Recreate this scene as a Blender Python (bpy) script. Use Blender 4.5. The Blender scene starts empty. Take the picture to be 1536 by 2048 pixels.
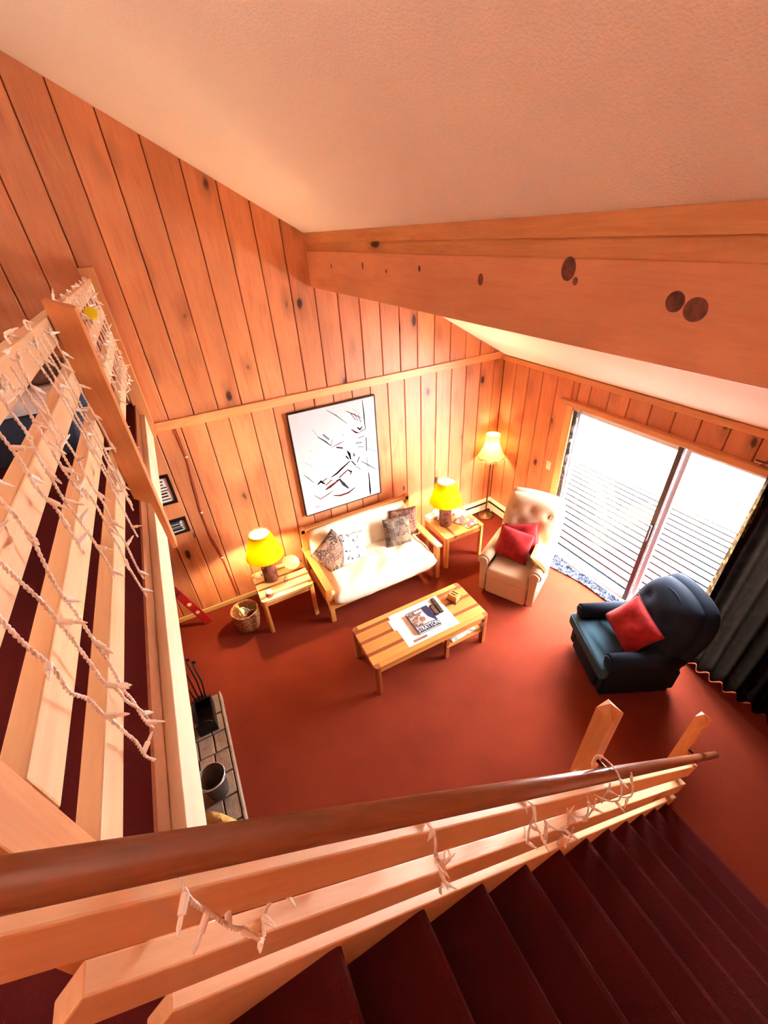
import bpy, bmesh, math, random
from mathutils import Vector, Matrix, noise
random.seed(7)
PI = math.pi
scene = bpy.context.scene
C = scene.collection

# ------------------------------------------------------------------ camera, world, light, exposure
cam_d = bpy.data.cameras.new('camera')
cam = bpy.data.objects.new('camera', cam_d); C.objects.link(cam)
cam_d.sensor_fit = 'HORIZONTAL'; cam_d.sensor_width = 36.0
cam_d.lens = 828.68 / 1536 * 36.0
cam_d.clip_start = 0.02; cam_d.clip_end = 200
_r = [(0.885, -0.462, -0.055), (-0.301, -0.479, -0.825), (0.355, 0.746, -0.563)]
_X = Vector(_r[0]).normalized(); _F = Vector(_r[2]).normalized()
_X = (_X - _F * _X.dot(_F)).normalized(); _U = _X.cross(_F)
cam.matrix_world = Matrix(((_X.x, _U.x, -_F.x, -3.886), (_X.y, _U.y, -_F.y, -4.237), (_X.z, _U.z, -_F.z, 3.773), (0, 0, 0, 1)))
scene.camera = cam

w = bpy.data.worlds.new('sky'); scene.world = w; w.use_nodes = True
bg = w.node_tree.nodes['Background']
bg.inputs[0].default_value = (1.0, 0.955, 0.90, 1); bg.inputs[1].default_value = 22.0
pl = bpy.data.lights.new('door_portal', 'AREA'); pl.shape = 'RECTANGLE'; pl.size = 2.0; pl.size_y = 2.4
pl.cycles.is_portal = True
po = bpy.data.objects.new('door_portal', pl); C.objects.link(po)
po.location = (0.12, -2.38, 1.02); po.rotation_euler = (0, PI / 2, 0)

vs = scene.view_settings
vs.view_transform = 'Standard'; vs.look = 'None'; vs.gamma = 1; vs.use_curve_mapping = False
vs.exposure = 2.0
cy = scene.cycles
cy.use_adaptive_sampling = True; cy.adaptive_threshold = 0.03
cy.max_bounces = 8; cy.diffuse_bounces = 5; cy.glossy_bounces = 3; cy.transmission_bounces = 6; cy.transparent_max_bounces = 8
cy.caustics_reflective = False; cy.caustics_refractive = False
cy.sample_clamp_indirect = 12.0; cy.use_denoising = True

# ------------------------------------------------------------------ node helpers and materials
def srgb(r, g, b):
    f = lambda c: (c / 255) / 12.92 if c / 255 <= 0.04045 else ((c / 255 + 0.055) / 1.055) ** 2.4
    return (f(r), f(g), f(b), 1)

class NT:
    def __init__(s, name):
        s.m = bpy.data.materials.new(name); s.m.use_nodes = True
        s.t = s.m.node_tree; s.b = s.t.nodes['Principled BSDF']; s.out = s.t.nodes['Material Output']
    def n(s, kind, **kw):
        x = s.t.nodes.new(kind)
        for k, v in kw.items():
            if k in x.inputs: x.inputs[k].default_value = v
            else: setattr(x, k, v)
        return x
    def l(s, a, b): s.t.links.new(a, b)
    def ramp(s, src, stops, interp='LINEAR'):
        r = s.n('ShaderNodeValToRGB'); r.color_ramp.interpolation = interp
        e = r.color_ramp.elements
        while len(e) < len(stops): e.new(0.5)
        for i, (p, c) in enumerate(stops):
            e[i].position = p; e[i].color = c if len(c) == 4 else (*c, 1)
        s.l(src, r.inputs[0]); return r.outputs[0]
    def mix(s, fac, a, b, mode='MIX'):
        x = s.n('ShaderNodeMix', data_type='RGBA', blend_type=mode)
        for v, i in ((fac, 0), (a, 6), (b, 7)):
            if hasattr(v, 'links'): s.l(v, x.inputs[i])
            else: x.inputs[i].default_value = v
        return x.outputs[2]
    def math(s, op, a, b=0.0):
        x = s.n('ShaderNodeMath', operation=op)
        for v, i in ((a, 0), (b, 1)):
            if hasattr(v, 'links'): s.l(v, x.inputs[i])
            else: x.inputs[i].default_value = v
        return x.outputs[0]
    def coords(s, scale=(1, 1, 1), rand=True):
        tc = s.n('ShaderNodeTexCoord'); v = tc.outputs['Object']
        if rand:
            oi = s.n('ShaderNodeObjectInfo')
            mul = s.math('MULTIPLY', oi.outputs['Random'], 37.0)
            cmb = s.n('ShaderNodeCombineXYZ')
            for i in range(3): s.l(mul, cmb.inputs[i])
            add = s.n('ShaderNodeVectorMath', operation='ADD'); s.l(v, add.inputs[0]); s.l(cmb.outputs[0], add.inputs[1]); v = add.outputs[0]
            s.rnd = oi.outputs['Random']
        mp = s.n('ShaderNodeMapping'); mp.inputs['Scale'].default_value = scale
        s.l(v, mp.inputs[0]); return mp.outputs[0]
    def bump(s, h, strength=0.3, dist=0.01):
        b = s.n('ShaderNodeBump', Strength=strength, Distance=dist); s.l(h, b.inputs['Height']); s.l(b.outputs[0], s.b.inputs['Normal'])
    def base(s, c, rough=0.6):
        if hasattr(c, 'links'): s.l(c, s.b.inputs['Base Color'])
        else: s.b.inputs['Base Color'].default_value = c
        s.b.inputs['Roughness'].default_value = rough
        return s

def wood(name, axis, light, mid, dark, knots=0.5, kscale=3.2, rough=0.45, contrast=1.0, ksize=1.0):
    t = NT(name)
    sc = [1, 1, 1]; sc[axis] = 0.10
    co = t.coords(tuple(sc))
    n1 = t.n('ShaderNodeTexNoise', Scale=16.0, Detail=5.0, Roughness=0.6, Distortion=0.7); t.l(co, n1.inputs['Vector'])
    n2 = t.n('ShaderNodeTexNoise', Scale=110.0, Detail=2.0, Distortion=0.2); t.l(co, n2.inputs['Vector'])
    sc2 = [1, 1, 1]; sc2[axis] = 0.45
    co2 = t.coords(tuple(sc2))
    n3 = t.n('ShaderNodeTexNoise', Scale=2.3, Detail=2.0); t.l(co2, n3.inputs['Vector'])
    col = t.ramp(n1.outputs[0], [(0.28, mid), (0.5, light), (0.75, mid)])
    col = t.mix(t.math('MULTIPLY', n2.outputs[0], 0.30 * contrast), col, dark)
    tint = t.ramp(n3.outputs[0], [(0.35, (0.80, 0.74, 0.70, 1)), (0.65, (1.08, 1.05, 1.0, 1))])
    col = t.mix(0.8, col, tint, 'MULTIPLY')
    rv = t.ramp(t.rnd, [(0.0, (0.86, 0.82, 0.80, 1)), (1.0, (1.06, 1.06, 1.04, 1))])
    col = t.mix(1.0, col, rv, 'MULTIPLY')
    if knots > 0:
        wob = t.n('ShaderNodeTexNoise', Scale=14.0, Detail=2.0); t.l(co2, wob.inputs['Vector'])
        va = t.n('ShaderNodeVectorMath', operation='MULTIPLY_ADD'); t.l(wob.outputs['Color'], va.inputs[0]); va.inputs[1].default_value = (0.045,) * 3; t.l(co2, va.inputs[2])
        vo = t.n('ShaderNodeTexVoronoi', Scale=kscale); t.l(va.outputs[0], vo.inputs['Vector'])
        sep = t.n('ShaderNodeSeparateColor'); t.l(vo.outputs['Color'], sep.inputs[0])
        gate = t.math('GREATER_THAN', sep.outputs[0], 1 - knots)
        core = t.ramp(vo.outputs['Distance'], [(0.0, (1, 1, 1)), (0.055 * ksize, (0.95, 0.95, 0.95)), (0.08 * ksize, (0.35, 0.35, 0.35)), (0.22 * ksize, (0, 0, 0))])
        col = t.mix(t.math('MULTIPLY', t.math('MULTIPLY', core, gate), 1.0), col, srgb(58, 18, 10))
    t.base(col, rough)
    t.bump(n2.outputs[0], 0.08, 0.004)
    return t.m

PL, PM, PD = srgb(226, 154, 108), srgb(210, 130, 88), srgb(156, 78, 48)
M = {}
M['pine_z'] = wood('knotty_pine_vertical', 2, PL, PM, PD, 0.92, 4.2, ksize=1.6)
M['pine_y'] = wood('pine_board_y', 1, srgb(232, 172, 116), srgb(216, 148, 94), PD, 0.25, 3.0)
M['pine_x'] = wood('pine_board_x', 0, srgb(232, 172, 116), srgb(216, 148, 94), PD, 0.25, 3.0)
M['beam'] = wood('pine_beam', 1, srgb(240, 174, 132), srgb(230, 158, 116), srgb(180, 104, 74), 0.4, 1.7, 0.5, 0.7, 0.9)
M['rail_x'] = wood('pine_rail_sloping', 0, srgb(242, 200, 160), srgb(230, 178, 136), PD, 0.25, 3.0, contrast=.6)
M['rail_y'] = wood('pine_rail_loft', 1, srgb(246, 214, 174), srgb(236, 194, 150), PD, 0.22, 3.0, contrast=.5)
M['fascia'] = wood('pale_fascia', 1, srgb(250, 236, 212), srgb(244, 224, 194), srgb(220, 186, 150), 0.0, contrast=.4)
M['post'] = wood('pine_post', 2, srgb(222, 158, 104), srgb(206, 136, 84), PD, 0.2, 3.0)
M['oak_hand'] = wood('dark_oak_handrail', 0, srgb(158, 96, 64), srgb(130, 72, 46), srgb(78, 36, 22), 0.0, rough=0.28, contrast=1.4)
M['oak_lt'] = wood('light_oak', 0, srgb(216, 152, 82), srgb(202, 134, 68), srgb(158, 92, 44), 0.0, rough=0.38)
M['oak_ly'] = wood('light_oak_y', 1, srgb(226, 166, 92), srgb(212, 146, 76), srgb(170, 100, 48), 0.0, rough=0.38)
M['oak_lz'] = wood('light_oak_z', 2, srgb(216, 150, 84), srgb(198, 128, 68), srgb(156, 88, 42), 0.0, rough=0.38)
M['oak_dk'] = wood('dark_strip_wood', 0, srgb(150, 80, 44), srgb(132, 66, 34), srgb(88, 42, 20), 0.0, rough=0.38)
M['oak_pale'] = wood('pale_oak', 0, srgb(240, 206, 140), srgb(232, 192, 122), srgb(196, 140, 80), 0.0, rough=0.38)
M['leg'] = wood('table_leg_wood', 2, srgb(172, 100, 58), srgb(150, 82, 46), srgb(100, 50, 28), 0.0, rough=0.4)
M['deckw'] = wood('weathered_deck', 1, srgb(112, 108, 104), srgb(98, 94, 90), srgb(66, 60, 56), 0.0, rough=0.8)

def carpet(name, c1, c2):
    t = NT(name); co = t.coords((1, 1, 1), rand=False)
    n1 = t.n('ShaderNodeTexNoise', Scale=420.0, Detail=3.0); t.l(co, n1.inputs['Vector'])
    n2 = t.n('ShaderNodeTexNoise', Scale=2.2, Detail=4.0); t.l(co, n2.inputs['Vector'])
    n4 = t.n('ShaderNodeTexNoise', Scale=90.0, Detail=2.0); t.l(co, n4.inputs['Vector'])
    f = t.math('ADD', t.math('MULTIPLY', n1.outputs[0], 0.5), t.math('MULTIPLY', n2.outputs[0], 0.5))
    t.base(t.ramp(f, [(0.3, c2), (0.7, c1)]), 0.95)
    t.b.inputs['Specular IOR Level'].default_value = 0.15
    t.bump(t.math('ADD', n1.outputs[0], n4.outputs[0]), 0.5, 0.006)
    return t.m
M['carpet'] = carpet('rust_red_carpet', srgb(126, 46, 24), srgb(99, 31, 15))
M['carpet_shaded'] = carpet('shade_darkened_carpet', srgb(84, 22, 25), srgb(62, 13, 16))  # same carpet darkened: shade on stairs and loft put into the colour

def plain(name, c, rough=0.6, metal=0.0, nscale=0, nstr=0.2, var=0.0, ndist=0.004):
    t = NT(name)
    if nscale:
        co = t.coords((1, 1, 1)); n1 = t.n('ShaderNodeTexNoise', Scale=nscale, Detail=4.0); t.l(co, n1.inputs['Vector'])
        if var: c = t.ramp(n1.outputs[0], [(0.3, tuple(v * (1 - var) for v in c[:3])), (0.7, tuple(min(1, v * (1 + var)) for v in c[:3]))])
        t.bump(n1.outputs[0], nstr, ndist)
    t.base(c, rough); t.b.inputs['Metallic'].default_value = metal
    return t.m
M['ceiling'] = plain('stippled_ceiling_paint', srgb(248, 234, 226), 0.9, 0, 120, 0.32, 0.03, 0.010)
M['wallback'] = plain('groove_shadow', srgb(120, 62, 34), 0.8)
M['white_trim'] = plain('white_enamel', srgb(238, 232, 222), 0.45, 0, 8, 0.03, 0.03)
M['heater'] = plain('cream_heater_enamel', srgb(236, 218, 192), 0.4, 0, 9, 0.02, 0.03)
M['black'] = plain('black_paint', srgb(22, 20, 20), 0.4, 0, 30, 0.05, 0.1)
M['iron'] = plain('wrought_iron', srgb(24, 20, 20), 0.5, 0.6, 60, 0.2, 0.2)
M['stile'] = plain('bronze_aluminium', srgb(70, 54, 58), 0.4, 0.3, 20, 0.02, 0.06)
M['alu'] = plain('pale_aluminium', srgb(206, 208, 214), 0.35, 0.2, 20, 0.02, 0.03)
M['cream_fab'] = plain('cream_upholstery', srgb(184, 154, 130), 0.9, 0, 260, 0.25, 0.06)
M['navy_fab'] = plain('navy_upholstery', srgb(22, 30, 46), 0.9, 0, 240, 0.3, 0.18)
M['navy_seat'] = plain('slate_blue_seat_fabric', srgb(50, 72, 88), 0.9, 0, 240, 0.3, 0.14)
M['futon'] = plain('natural_cotton_canvas', srgb(240, 230, 208), 0.9, 0, 26, 0.35, 0.03, 0.01)
M['red_velvet'] = plain('red_velvet', srgb(140, 26, 30), 0.7, 0, 16, 0.4, 0.25, 0.01)
M['red_velvet'].node_tree.nodes['Principled BSDF'].inputs['Sheen Weight'].default_value = 0.08
M['tan_fab'] = plain('tan_cushion_cloth', srgb(226, 182, 118), 0.85, 0, 180, 0.2, 0.06)
for k in ('red_velvet', 'navy_fab', 'navy_seat', 'cream_fab', 'futon', 'tan_fab'): M[k].node_tree.nodes['Principled BSDF'].inputs['Specular IOR Level'].default_value = 0.12
M['paper'] = plain('white_paper', srgb(244, 242, 238), 0.7, 0, 14, 0.04, 0.02)
M['page'] = plain('book_pages', srgb(236, 228, 210), 0.8, 0, 200, 0.2, 0.04)
M['navy_cover'] = plain('navy_book_cover', srgb(34, 38, 74), 0.35, 0, 30, 0.02, 0.1)
M['brown_print'] = plain('brown_print', srgb(132, 92, 72), 0.6, 0, 40, 0.02, 0.3)
M['wire'] = plain('white_pvc_wire', srgb(246, 236, 228), 0.5, 0, 30, 0.02, 0.03)
M['clear'] = plain('clear_bulb_plastic', srgb(246, 236, 226), 0.1, 0, 30, 0.02, 0.02)
M['yellow_tag'] = plain('yellow_tag_plastic', srgb(236, 226, 20), 0.5, 0, 30, 0.02, 0.03)
M['cord'] = plain('brown_cord', srgb(168, 62, 34), 0.6, 0, 40, 0.05, 0.1)
M['canvas'] = plain('primed_canvas', srgb(198, 198, 204), 0.85, 0, 240, 0.1, 0.01)
M['inkD'] = plain('ink_black_blue', srgb(10, 12, 17), 0.9, 0, 60, 0.02, 0.4)
M['inkG'] = plain('ink_grey_blue', srgb(48, 54, 66), 0.9, 0, 40, 0.02, 0.3)
M['inkR'] = plain('ink_dusty_red', srgb(92, 34, 33), 0.9, 0, 40, 0.02, 0.25)
M['inkL'] = plain('ink_pale_wash', srgb(112, 118, 132), 0.9, 0, 30, 0.02, 0.06)
M['sign_red'] = plain('red_lacquer', srgb(150, 22, 22), 0.4, 0, 20, 0.03, 0.1)
M['cream_paint'] = plain('cream_paint', srgb(240, 226, 196), 0.6, 0, 20, 0.03, 0.03)
M['brass'] = plain('aged_brass', srgb(120, 80, 46), 0.35, 0.8, 20, 0.05, 0.15)
M['galv'] = plain('dull_metal_bucket', srgb(92, 84, 80), 0.45, 0.7, 14, 0.05, 0.2)
M['bark'] = plain('pale_bark', srgb(178, 142, 78), 0.85, 0, 18, 0.8, 0.3, 0.02)
M['snow'] = plain('snow', srgb(246, 248, 252), 0.8, 0, 1.2, 0.4, 0.02, 0.2)
M['leaf'] = plain('evergreen_needles', srgb(112, 150, 126), 0.8, 0, 8, 0.2, 0.3)
M['trunk'] = plain('grey_bark', srgb(110, 96, 88), 0.9, 0, 12, 0.6, 0.3, 0.02)
M['bed_navy'] = plain('navy_bedspread', srgb(30, 40, 66), 0.85, 0, 40, 0.3, 0.2, 0.01)
M['bed_white'] = plain('grey_white_sheet', srgb(206, 198, 200), 0.85, 0, 20, 0.3, 0.05, 0.01)
M['bed_brown'] = plain('mottled_brown_blanket', srgb(104, 74, 68), 0.9, 0, 22, 0.5, 0.5, 0.02)
M['candle_wax'] = plain('amber_wax', srgb(176, 84, 44), 0.4, 0, 20, 0.05, 0.1)
M['tin'] = plain('bright_tin', srgb(214, 206, 196), 0.3, 0.7, 20, 0.03, 0.05)
M['shade_soil'] = plain('shade_darkened_soil', srgb(22, 22, 24), 0.95, 0, 20, 0.3, 0.2)  # ground under the deck made near black, its shade put into the colour
M['gap_shade'] = plain('black_gap_shade', (.0022, .0024, .0032, 1), 0.95)  # black for the deck gaps, stands in for the shade between boards
M['gap_shade'].node_tree.nodes['Principled BSDF'].inputs['Specular IOR Level'].default_value = 0.0
M['soil'] = plain('dark_grout', srgb(84, 70, 62), 0.95, 0, 60, 0.4, 0.15)

t = NT('hearth_slate'); co = t.coords(); n1 = t.n('ShaderNodeTexNoise', Scale=9.0, Detail=6.0, Roughness=0.65); t.l(co, n1.inputs['Vector'])
c = t.ramp(n1.outputs[0], [(0.3, srgb(112, 92, 80)), (0.55, srgb(150, 126, 108)), (0.75, srgb(126, 108, 96))])
rv = t.ramp(t.rnd, [(0, (0.75, 0.72, 0.70, 1)), (1, (1.1, 1.08, 1.06, 1))])
t.base(t.mix(1.0, c, rv, 'MULTIPLY'), 0.75); t.bump(n1.outputs[0], 0.5, 0.015); M['slate'] = t.m

def patterned(name, cols, scale, kind='brick'):
    t = NT(name); co = t.coords((1, 1, 1))
    v1 = t.n('ShaderNodeTexVoronoi', Scale=scale, distance='CHEBYCHEV', Randomness=0.85); t.l(co, v1.inputs['Vector'])
    sep = t.n('ShaderNodeSeparateColor'); t.l(v1.outputs['Color'], sep.inputs[0])
    n = t.n('ShaderNodeTexNoise', Scale=scale * 5, Detail=3.0); t.l(co, n.inputs['Vector'])
    st = [(i / len(cols), c) for i, c in enumerate(cols)]
    c = t.ramp(sep.outputs[0], st, 'CONSTANT')
    c2 = t.mix(t.ramp(n.outputs[0], [(0.5, (0, 0, 0)), (0.56, (0.7, 0.7, 0.7))]), c, cols[-1])
    t.base(c2, 0.85); t.bump(n.outputs[0], 0.2, 0.004); return t.m
M['plaid'] = patterned('brown_patchwork_fabric', [srgb(84, 52, 44), srgb(112, 76, 62), srgb(64, 44, 40), srgb(140, 106, 88), srgb(172, 140, 116)], 11)
M['plaid2'] = patterned('grey_brown_tapestry', [srgb(92, 76, 66), srgb(64, 50, 48), srgb(120, 100, 86), srgb(78, 60, 56), srgb(138, 118, 100)], 15)
M['burg'] = patterned('burgundy_tapestry', [srgb(84, 44, 48), srgb(60, 32, 40), srgb(120, 80, 70), srgb(90, 56, 54), srgb(150, 112, 96)], 13)
M['mottled'] = patterned('mottled_grey_curtain', [srgb(96, 84, 84), srgb(60, 52, 56), srgb(150, 142, 146), srgb(84, 72, 66), srgb(190, 184, 188)], 24)
M['mag'] = patterned('magazine_cover_print', [srgb(170, 164, 160), srgb(140, 60, 34), srgb(74, 64, 92), srgb(176, 172, 168), srgb(120, 96, 74)], 20)
M['mag2'] = patterned('pale_magazine_print', [srgb(226, 236, 228), srgb(236, 240, 236), srgb(190, 206, 196), srgb(120, 128, 124), srgb(240, 242, 238)], 14)
M['bookart'] = patterned('dark_book_photograph', [srgb(60, 46, 44), srgb(96, 66, 58), srgb(40, 32, 36), srgb(128, 84, 74), srgb(180, 150, 140)], 34)
M['remote'] = patterned('black_remote_buttons', [srgb(42, 38, 40), srgb(60, 54, 54), srgb(34, 30, 32), srgb(50, 46, 46), srgb(104, 92, 88)], 70)

t = NT('white_print_cushion'); co = t.coords()
v = t.n('ShaderNodeTexVoronoi', Scale=13.0); t.l(co, v.inputs['Vector'])
n = t.n('ShaderNodeTexNoise', Scale=60.0, Detail=2.0); t.l(co, n.inputs['Vector'])
f = t.math('MULTIPLY', t.math('LESS_THAN', v.outputs['Distance'], 0.34), t.math('GREATER_THAN', n.outputs[0], 0.5))
t.base(t.mix(f, srgb(190, 188, 192), srgb(60, 54, 58)), 0.85); M['white_print'] = t.m

t = NT('mottled_blue_rug'); co = t.coords((1, 1, 1), False)
n = t.n('ShaderNodeTexNoise', Scale=26.0, Detail=4.0, Roughness=0.7, Distortion=1.5); t.l(co, n.inputs['Vector'])
t.base(t.ramp(n.outputs[0], [(0.42, srgb(12, 15, 34)), (0.50, srgb(30, 38, 70)), (0.58, srgb(120, 132, 158))]), 0.95); t.bump(n.outputs[0], 0.4, 0.01); M['rug'] = t.m

t = NT('ceramic_lamp_glaze'); co = t.coords(); n = t.n('ShaderNodeTexNoise', Scale=18.0, Detail=5.0, Distortion=1.0); t.l(co, n.inputs['Vector'])
t.base(t.ramp(n.outputs[0], [(0.35, srgb(58, 30, 34)), (0.55, srgb(110, 58, 52)), (0.7, srgb(76, 44, 56))]), 0.25); t.bump(n.outputs[0], 0.3, 0.01); M['glaze'] = t.m

def translucent(name, c, tr, wt=0.6):
    t = NT(name); t.t.nodes.remove(t.b)
    d = t.n('ShaderNodeBsdfDiffuse'); d.inputs[0].default_value = c
    r = t.n('ShaderNodeBsdfTranslucent'); r.inputs[0].default_value = tr
    m = t.n('ShaderNodeMixShader'); m.inputs[0].default_value = wt
    t.l(d.outputs[0], m.inputs[1]); t.l(r.outputs[0], m.inputs[2]); t.l(m.outputs[0], t.out.inputs[0]); return t.m
M['shade_y'] = translucent('yellow_lampshade_card', srgb(244, 226, 40), srgb(255, 240, 20))
M['shade_w'] = translucent('white_shade_lining', srgb(250, 246, 236), srgb(250, 246, 236), 0.5)
M['shade_c'] = translucent('cream_pleated_silk', srgb(246, 230, 190), srgb(250, 232, 190))

t = NT('dark_curtain_weave'); t.t.nodes.remove(t.b)
tc = t.coords((1, 1, 1), False)
br = t.n('ShaderNodeTexNoise', Scale=9.0, Detail=3.0); t.l(tc, br.inputs['Vector'])
v = t.n('ShaderNodeTexVoronoi', Scale=14.0, distance='CHEBYCHEV'); t.l(tc, v.inputs['Vector'])
c = t.ramp(t.math('ADD', t.math('MULTIPLY', br.outputs[0], 0.6), t.math('MULTIPLY', v.outputs['Distance'], 0.4)), [(0.3, srgb(13, 8, 13)), (0.5, srgb(25, 16, 22)), (0.65, srgb(44, 30, 34))])
d = t.n('ShaderNodeBsdfDiffuse'); t.l(c, d.inputs[0]); r = t.n('ShaderNodeBsdfTranslucent'); r.inputs[0].default_value = srgb(176, 150, 130)
m = t.n('ShaderNodeMixShader'); m.inputs[0].default_value = 0.006
t.l(d.outputs[0], m.inputs[1]); t.l(r.outputs[0], m.inputs[2]); t.l(m.outputs[0], t.out.inputs[0]); M['curtain'] = t.m

t = NT('checked_sheer_lining'); t.t.nodes.remove(t.b); tc = t.coords((1, 1, 1), False)
v = t.n('ShaderNodeTexVoronoi', Scale=22.0, distance='CHEBYCHEV', Randomness=.5); t.l(tc, v.inputs['Vector'])
c = t.ramp(v.outputs['Distance'], [(0.25, srgb(150, 132, 104)), (0.5, srgb(92, 76, 60))])
d = t.n('ShaderNodeBsdfDiffuse'); t.l(c, d.inputs[0]); r = t.n('ShaderNodeBsdfTranslucent'); t.l(c, r.inputs[0])
m = t.n('ShaderNodeMixShader'); m.inputs[0].default_value = 0.07
t.l(d.outputs[0], m.inputs[1]); t.l(r.outputs[0], m.inputs[2]); t.l(m.outputs[0], t.out.inputs[0]); M['lining'] = t.m

t = NT('window_glass'); t.t.nodes.remove(t.b)
a = t.n('ShaderNodeBsdfTransparent'); a.inputs[0].default_value = (0.97, 0.985, 0.99, 1)
g = t.n('ShaderNodeBsdfGlossy'); g.inputs['Roughness'].default_value = 0.02
m = t.n('ShaderNodeMixShader'); m.inputs[0].default_value = 0.05; t.l(a.outputs[0], m.inputs[1]); t.l(g.outputs[0], m.inputs[2]); t.l(m.outputs[0], t.out.inputs[0]); M['glass'] = t.m

t = NT('crystal_glass'); t.base((0.95, 0.95, 0.95, 1), 0.05); t.b.inputs['Transmission Weight'].default_value = 0.9; t.b.inputs['IOR'].default_value = 1.4; M['crystal'] = t.m
t = NT('lit_bulb'); t.base((1, 0.9, 0.7, 1), 0.4); t.b.inputs['Emission Color'].default_value = (1.0, 0.80, 0.52, 1); t.b.inputs['Emission Strength'].default_value = 30; M['bulb_on'] = t.m
t = NT('wicker'); co = t.coords(); n = t.n('ShaderNodeTexNoise', Scale=70.0, Detail=3.0); t.l(co, n.inputs['Vector'])
t.base(t.ramp(n.outputs[0], [(0.35, srgb(96, 52, 30)), (0.55, srgb(166, 106, 62)), (0.7, srgb(220, 176, 122))]), 0.7); t.bump(n.outputs[0], 0.4, 0.006); M['wicker'] = t.m

# ------------------------------------------------------------------ mesh helpers
def obj(name, bm, mat, parent=None, smooth=False, loc=None, rot=None, world=False, bevel=0.0, seg=2):
    if bevel > 0:
        bmesh.ops.bevel(bm, geom=bm.edges[:], offset=bevel, segments=seg, profile=0.5, affect='EDGES', clamp_overlap=True)
    if world and parent is not None:
        bmesh.ops.translate(bm, verts=bm.verts, vec=-Vector(parent.location))
    bmesh.ops.recalc_face_normals(bm, faces=bm.faces)
    me = bpy.data.meshes.new(name); bm.to_mesh(me); bm.free()
    for x in (mat if isinstance(mat, (list, tuple)) else [mat]): me.materials.append(x if not isinstance(x, str) else M[x])
    if smooth:
        for p in me.polygons: p.use_smooth = True
    o = bpy.data.objects.new(name, me); C.objects.link(o)
    if parent is not None: o.parent = parent
    if loc is not None: o.location = loc
    if rot is not None: o.rotation_euler = rot
    return o

def dup(o, parent=None, loc=None, rot=None):
    c = o.copy(); C.objects.link(c)
    if parent is not None: c.parent = parent
    if loc is not None: c.location = loc
    if rot is not None: c.rotation_euler = rot
    return c

def tag(o, label, cat, group=None, kind=None):
    o['label'] = label; o['category'] = cat
    if group: o['group'] = group
    if kind: o['kind'] = kind
    return o

def thing(name, label, cat, loc=(0, 0, 0), rz=0.0, group=None, kind=None):
    o = bpy.data.objects.new(name, None); C.objects.link(o); o.location = loc; o.rotation_euler = (0, 0, rz); o.empty_display_size = 0.05
    return tag(o, label, cat, group, kind)

def struct(o, label=None):
    o['kind'] = 'structure'
    if label: o['label'] = label
    return o

def box(x0, x1, y0, y1, z0, z1, bm=None):
    bm = bm or bmesh.new()
    v = [bm.verts.new((x, y, z)) for x in (x0, x1) for y in (y0, y1) for z in (z0, z1)]
    for f in ((0, 1, 3, 2), (4, 6, 7, 5), (0, 4, 5, 1), (2, 3, 7, 6), (0, 2, 6, 4), (1, 5, 7, 3)): bm.faces.new([v[i] for i in f])
    return bm

def prism(poly, axis, a, b, bm=None):
    """poly: 2-D outline; extruded along axis from a to b. axis 1 -> poly in (x,z); 0 -> (y,z); 2 -> (x,y)"""
    bm = bm or bmesh.new()
    def P(p, t):
        if axis == 1: return (p[0], t, p[1])
        if axis == 0: return (t, p[0], p[1])
        return (p[0], p[1], t)
    A = [bm.verts.new(P(p, a)) for p in poly]; B = [bm.verts.new(P(p, b)) for p in poly]
    n = len(poly); bm.faces.new(A); bm.faces.new(B[::-1])
    for i in range(n): bm.faces.new((A[i], A[(i + 1) % n], B[(i + 1) % n], B[i]))
    return bm

def tube(pts, r, sides=6, bm=None, cap=True, radii=None):
    bm = bm or bmesh.new(); pts = [Vector(p) for p in pts]; n = len(pts); rings = []
    up = Vector((0, 0, 1)); prev = None
    for i, p in enumerate(pts):
        d = (pts[min(i + 1, n - 1)] - pts[max(i - 1, 0)])
        d = d.normalized() if d.length > 1e-9 else Vector((0, 0, 1))
        if prev is None:
            a = d.cross(up) if abs(d.dot(up)) < 0.95 else d.cross(Vector((1, 0, 0)))
        else:
            a = prev - d * prev.dot(d)
            if a.length < 1e-6: a = d.cross(Vector((1, 0, 0)))
        a.normalize(); prev = a; b = d.cross(a); rr = radii[i] if radii else r
        rings.append([bm.verts.new(p + (a * math.cos(2 * PI * k / sides) + b * math.sin(2 * PI * k / sides)) * rr) for k in range(sides)])
    for i in range(n - 1):
        for k in range(sides):
            bm.faces.new((rings[i][k], rings[i][(k + 1) % sides], rings[i + 1][(k + 1) % sides], rings[i + 1][k]))
    if cap: bm.faces.new(rings[0][::-1]); bm.faces.new(rings[-1])
    return bm

def lathe(prof, seg=32, bm=None, fn=None, cx=0, cy=0):
    bm = bm or bmesh.new(); rings = []
    for (r, z) in prof:
        if r < 1e-6: rings.append([bm.verts.new((cx, cy, z))]); continue
        ring = []
        for k in range(seg):
            a = 2 * PI * k / seg; rr, zz = (r, z) if fn is None else fn(r, z, a)
            ring.append(bm.verts.new((cx + rr * math.cos(a), cy + rr * math.sin(a), zz)))
        rings.append(ring)
    for A, B in zip(rings, rings[1:]):
        if len(A) == 1 and len(B) == 1: continue
        for k in range(seg):
            k2 = (k + 1) % seg
            if len(A) == 1: bm.faces.new((A[0], B[k2], B[k]))
            elif len(B) == 1: bm.faces.new((A[k], A[k2], B[0]))
            else: bm.faces.new((A[k], A[k2], B[k2], B[k]))
    return bm

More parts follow.
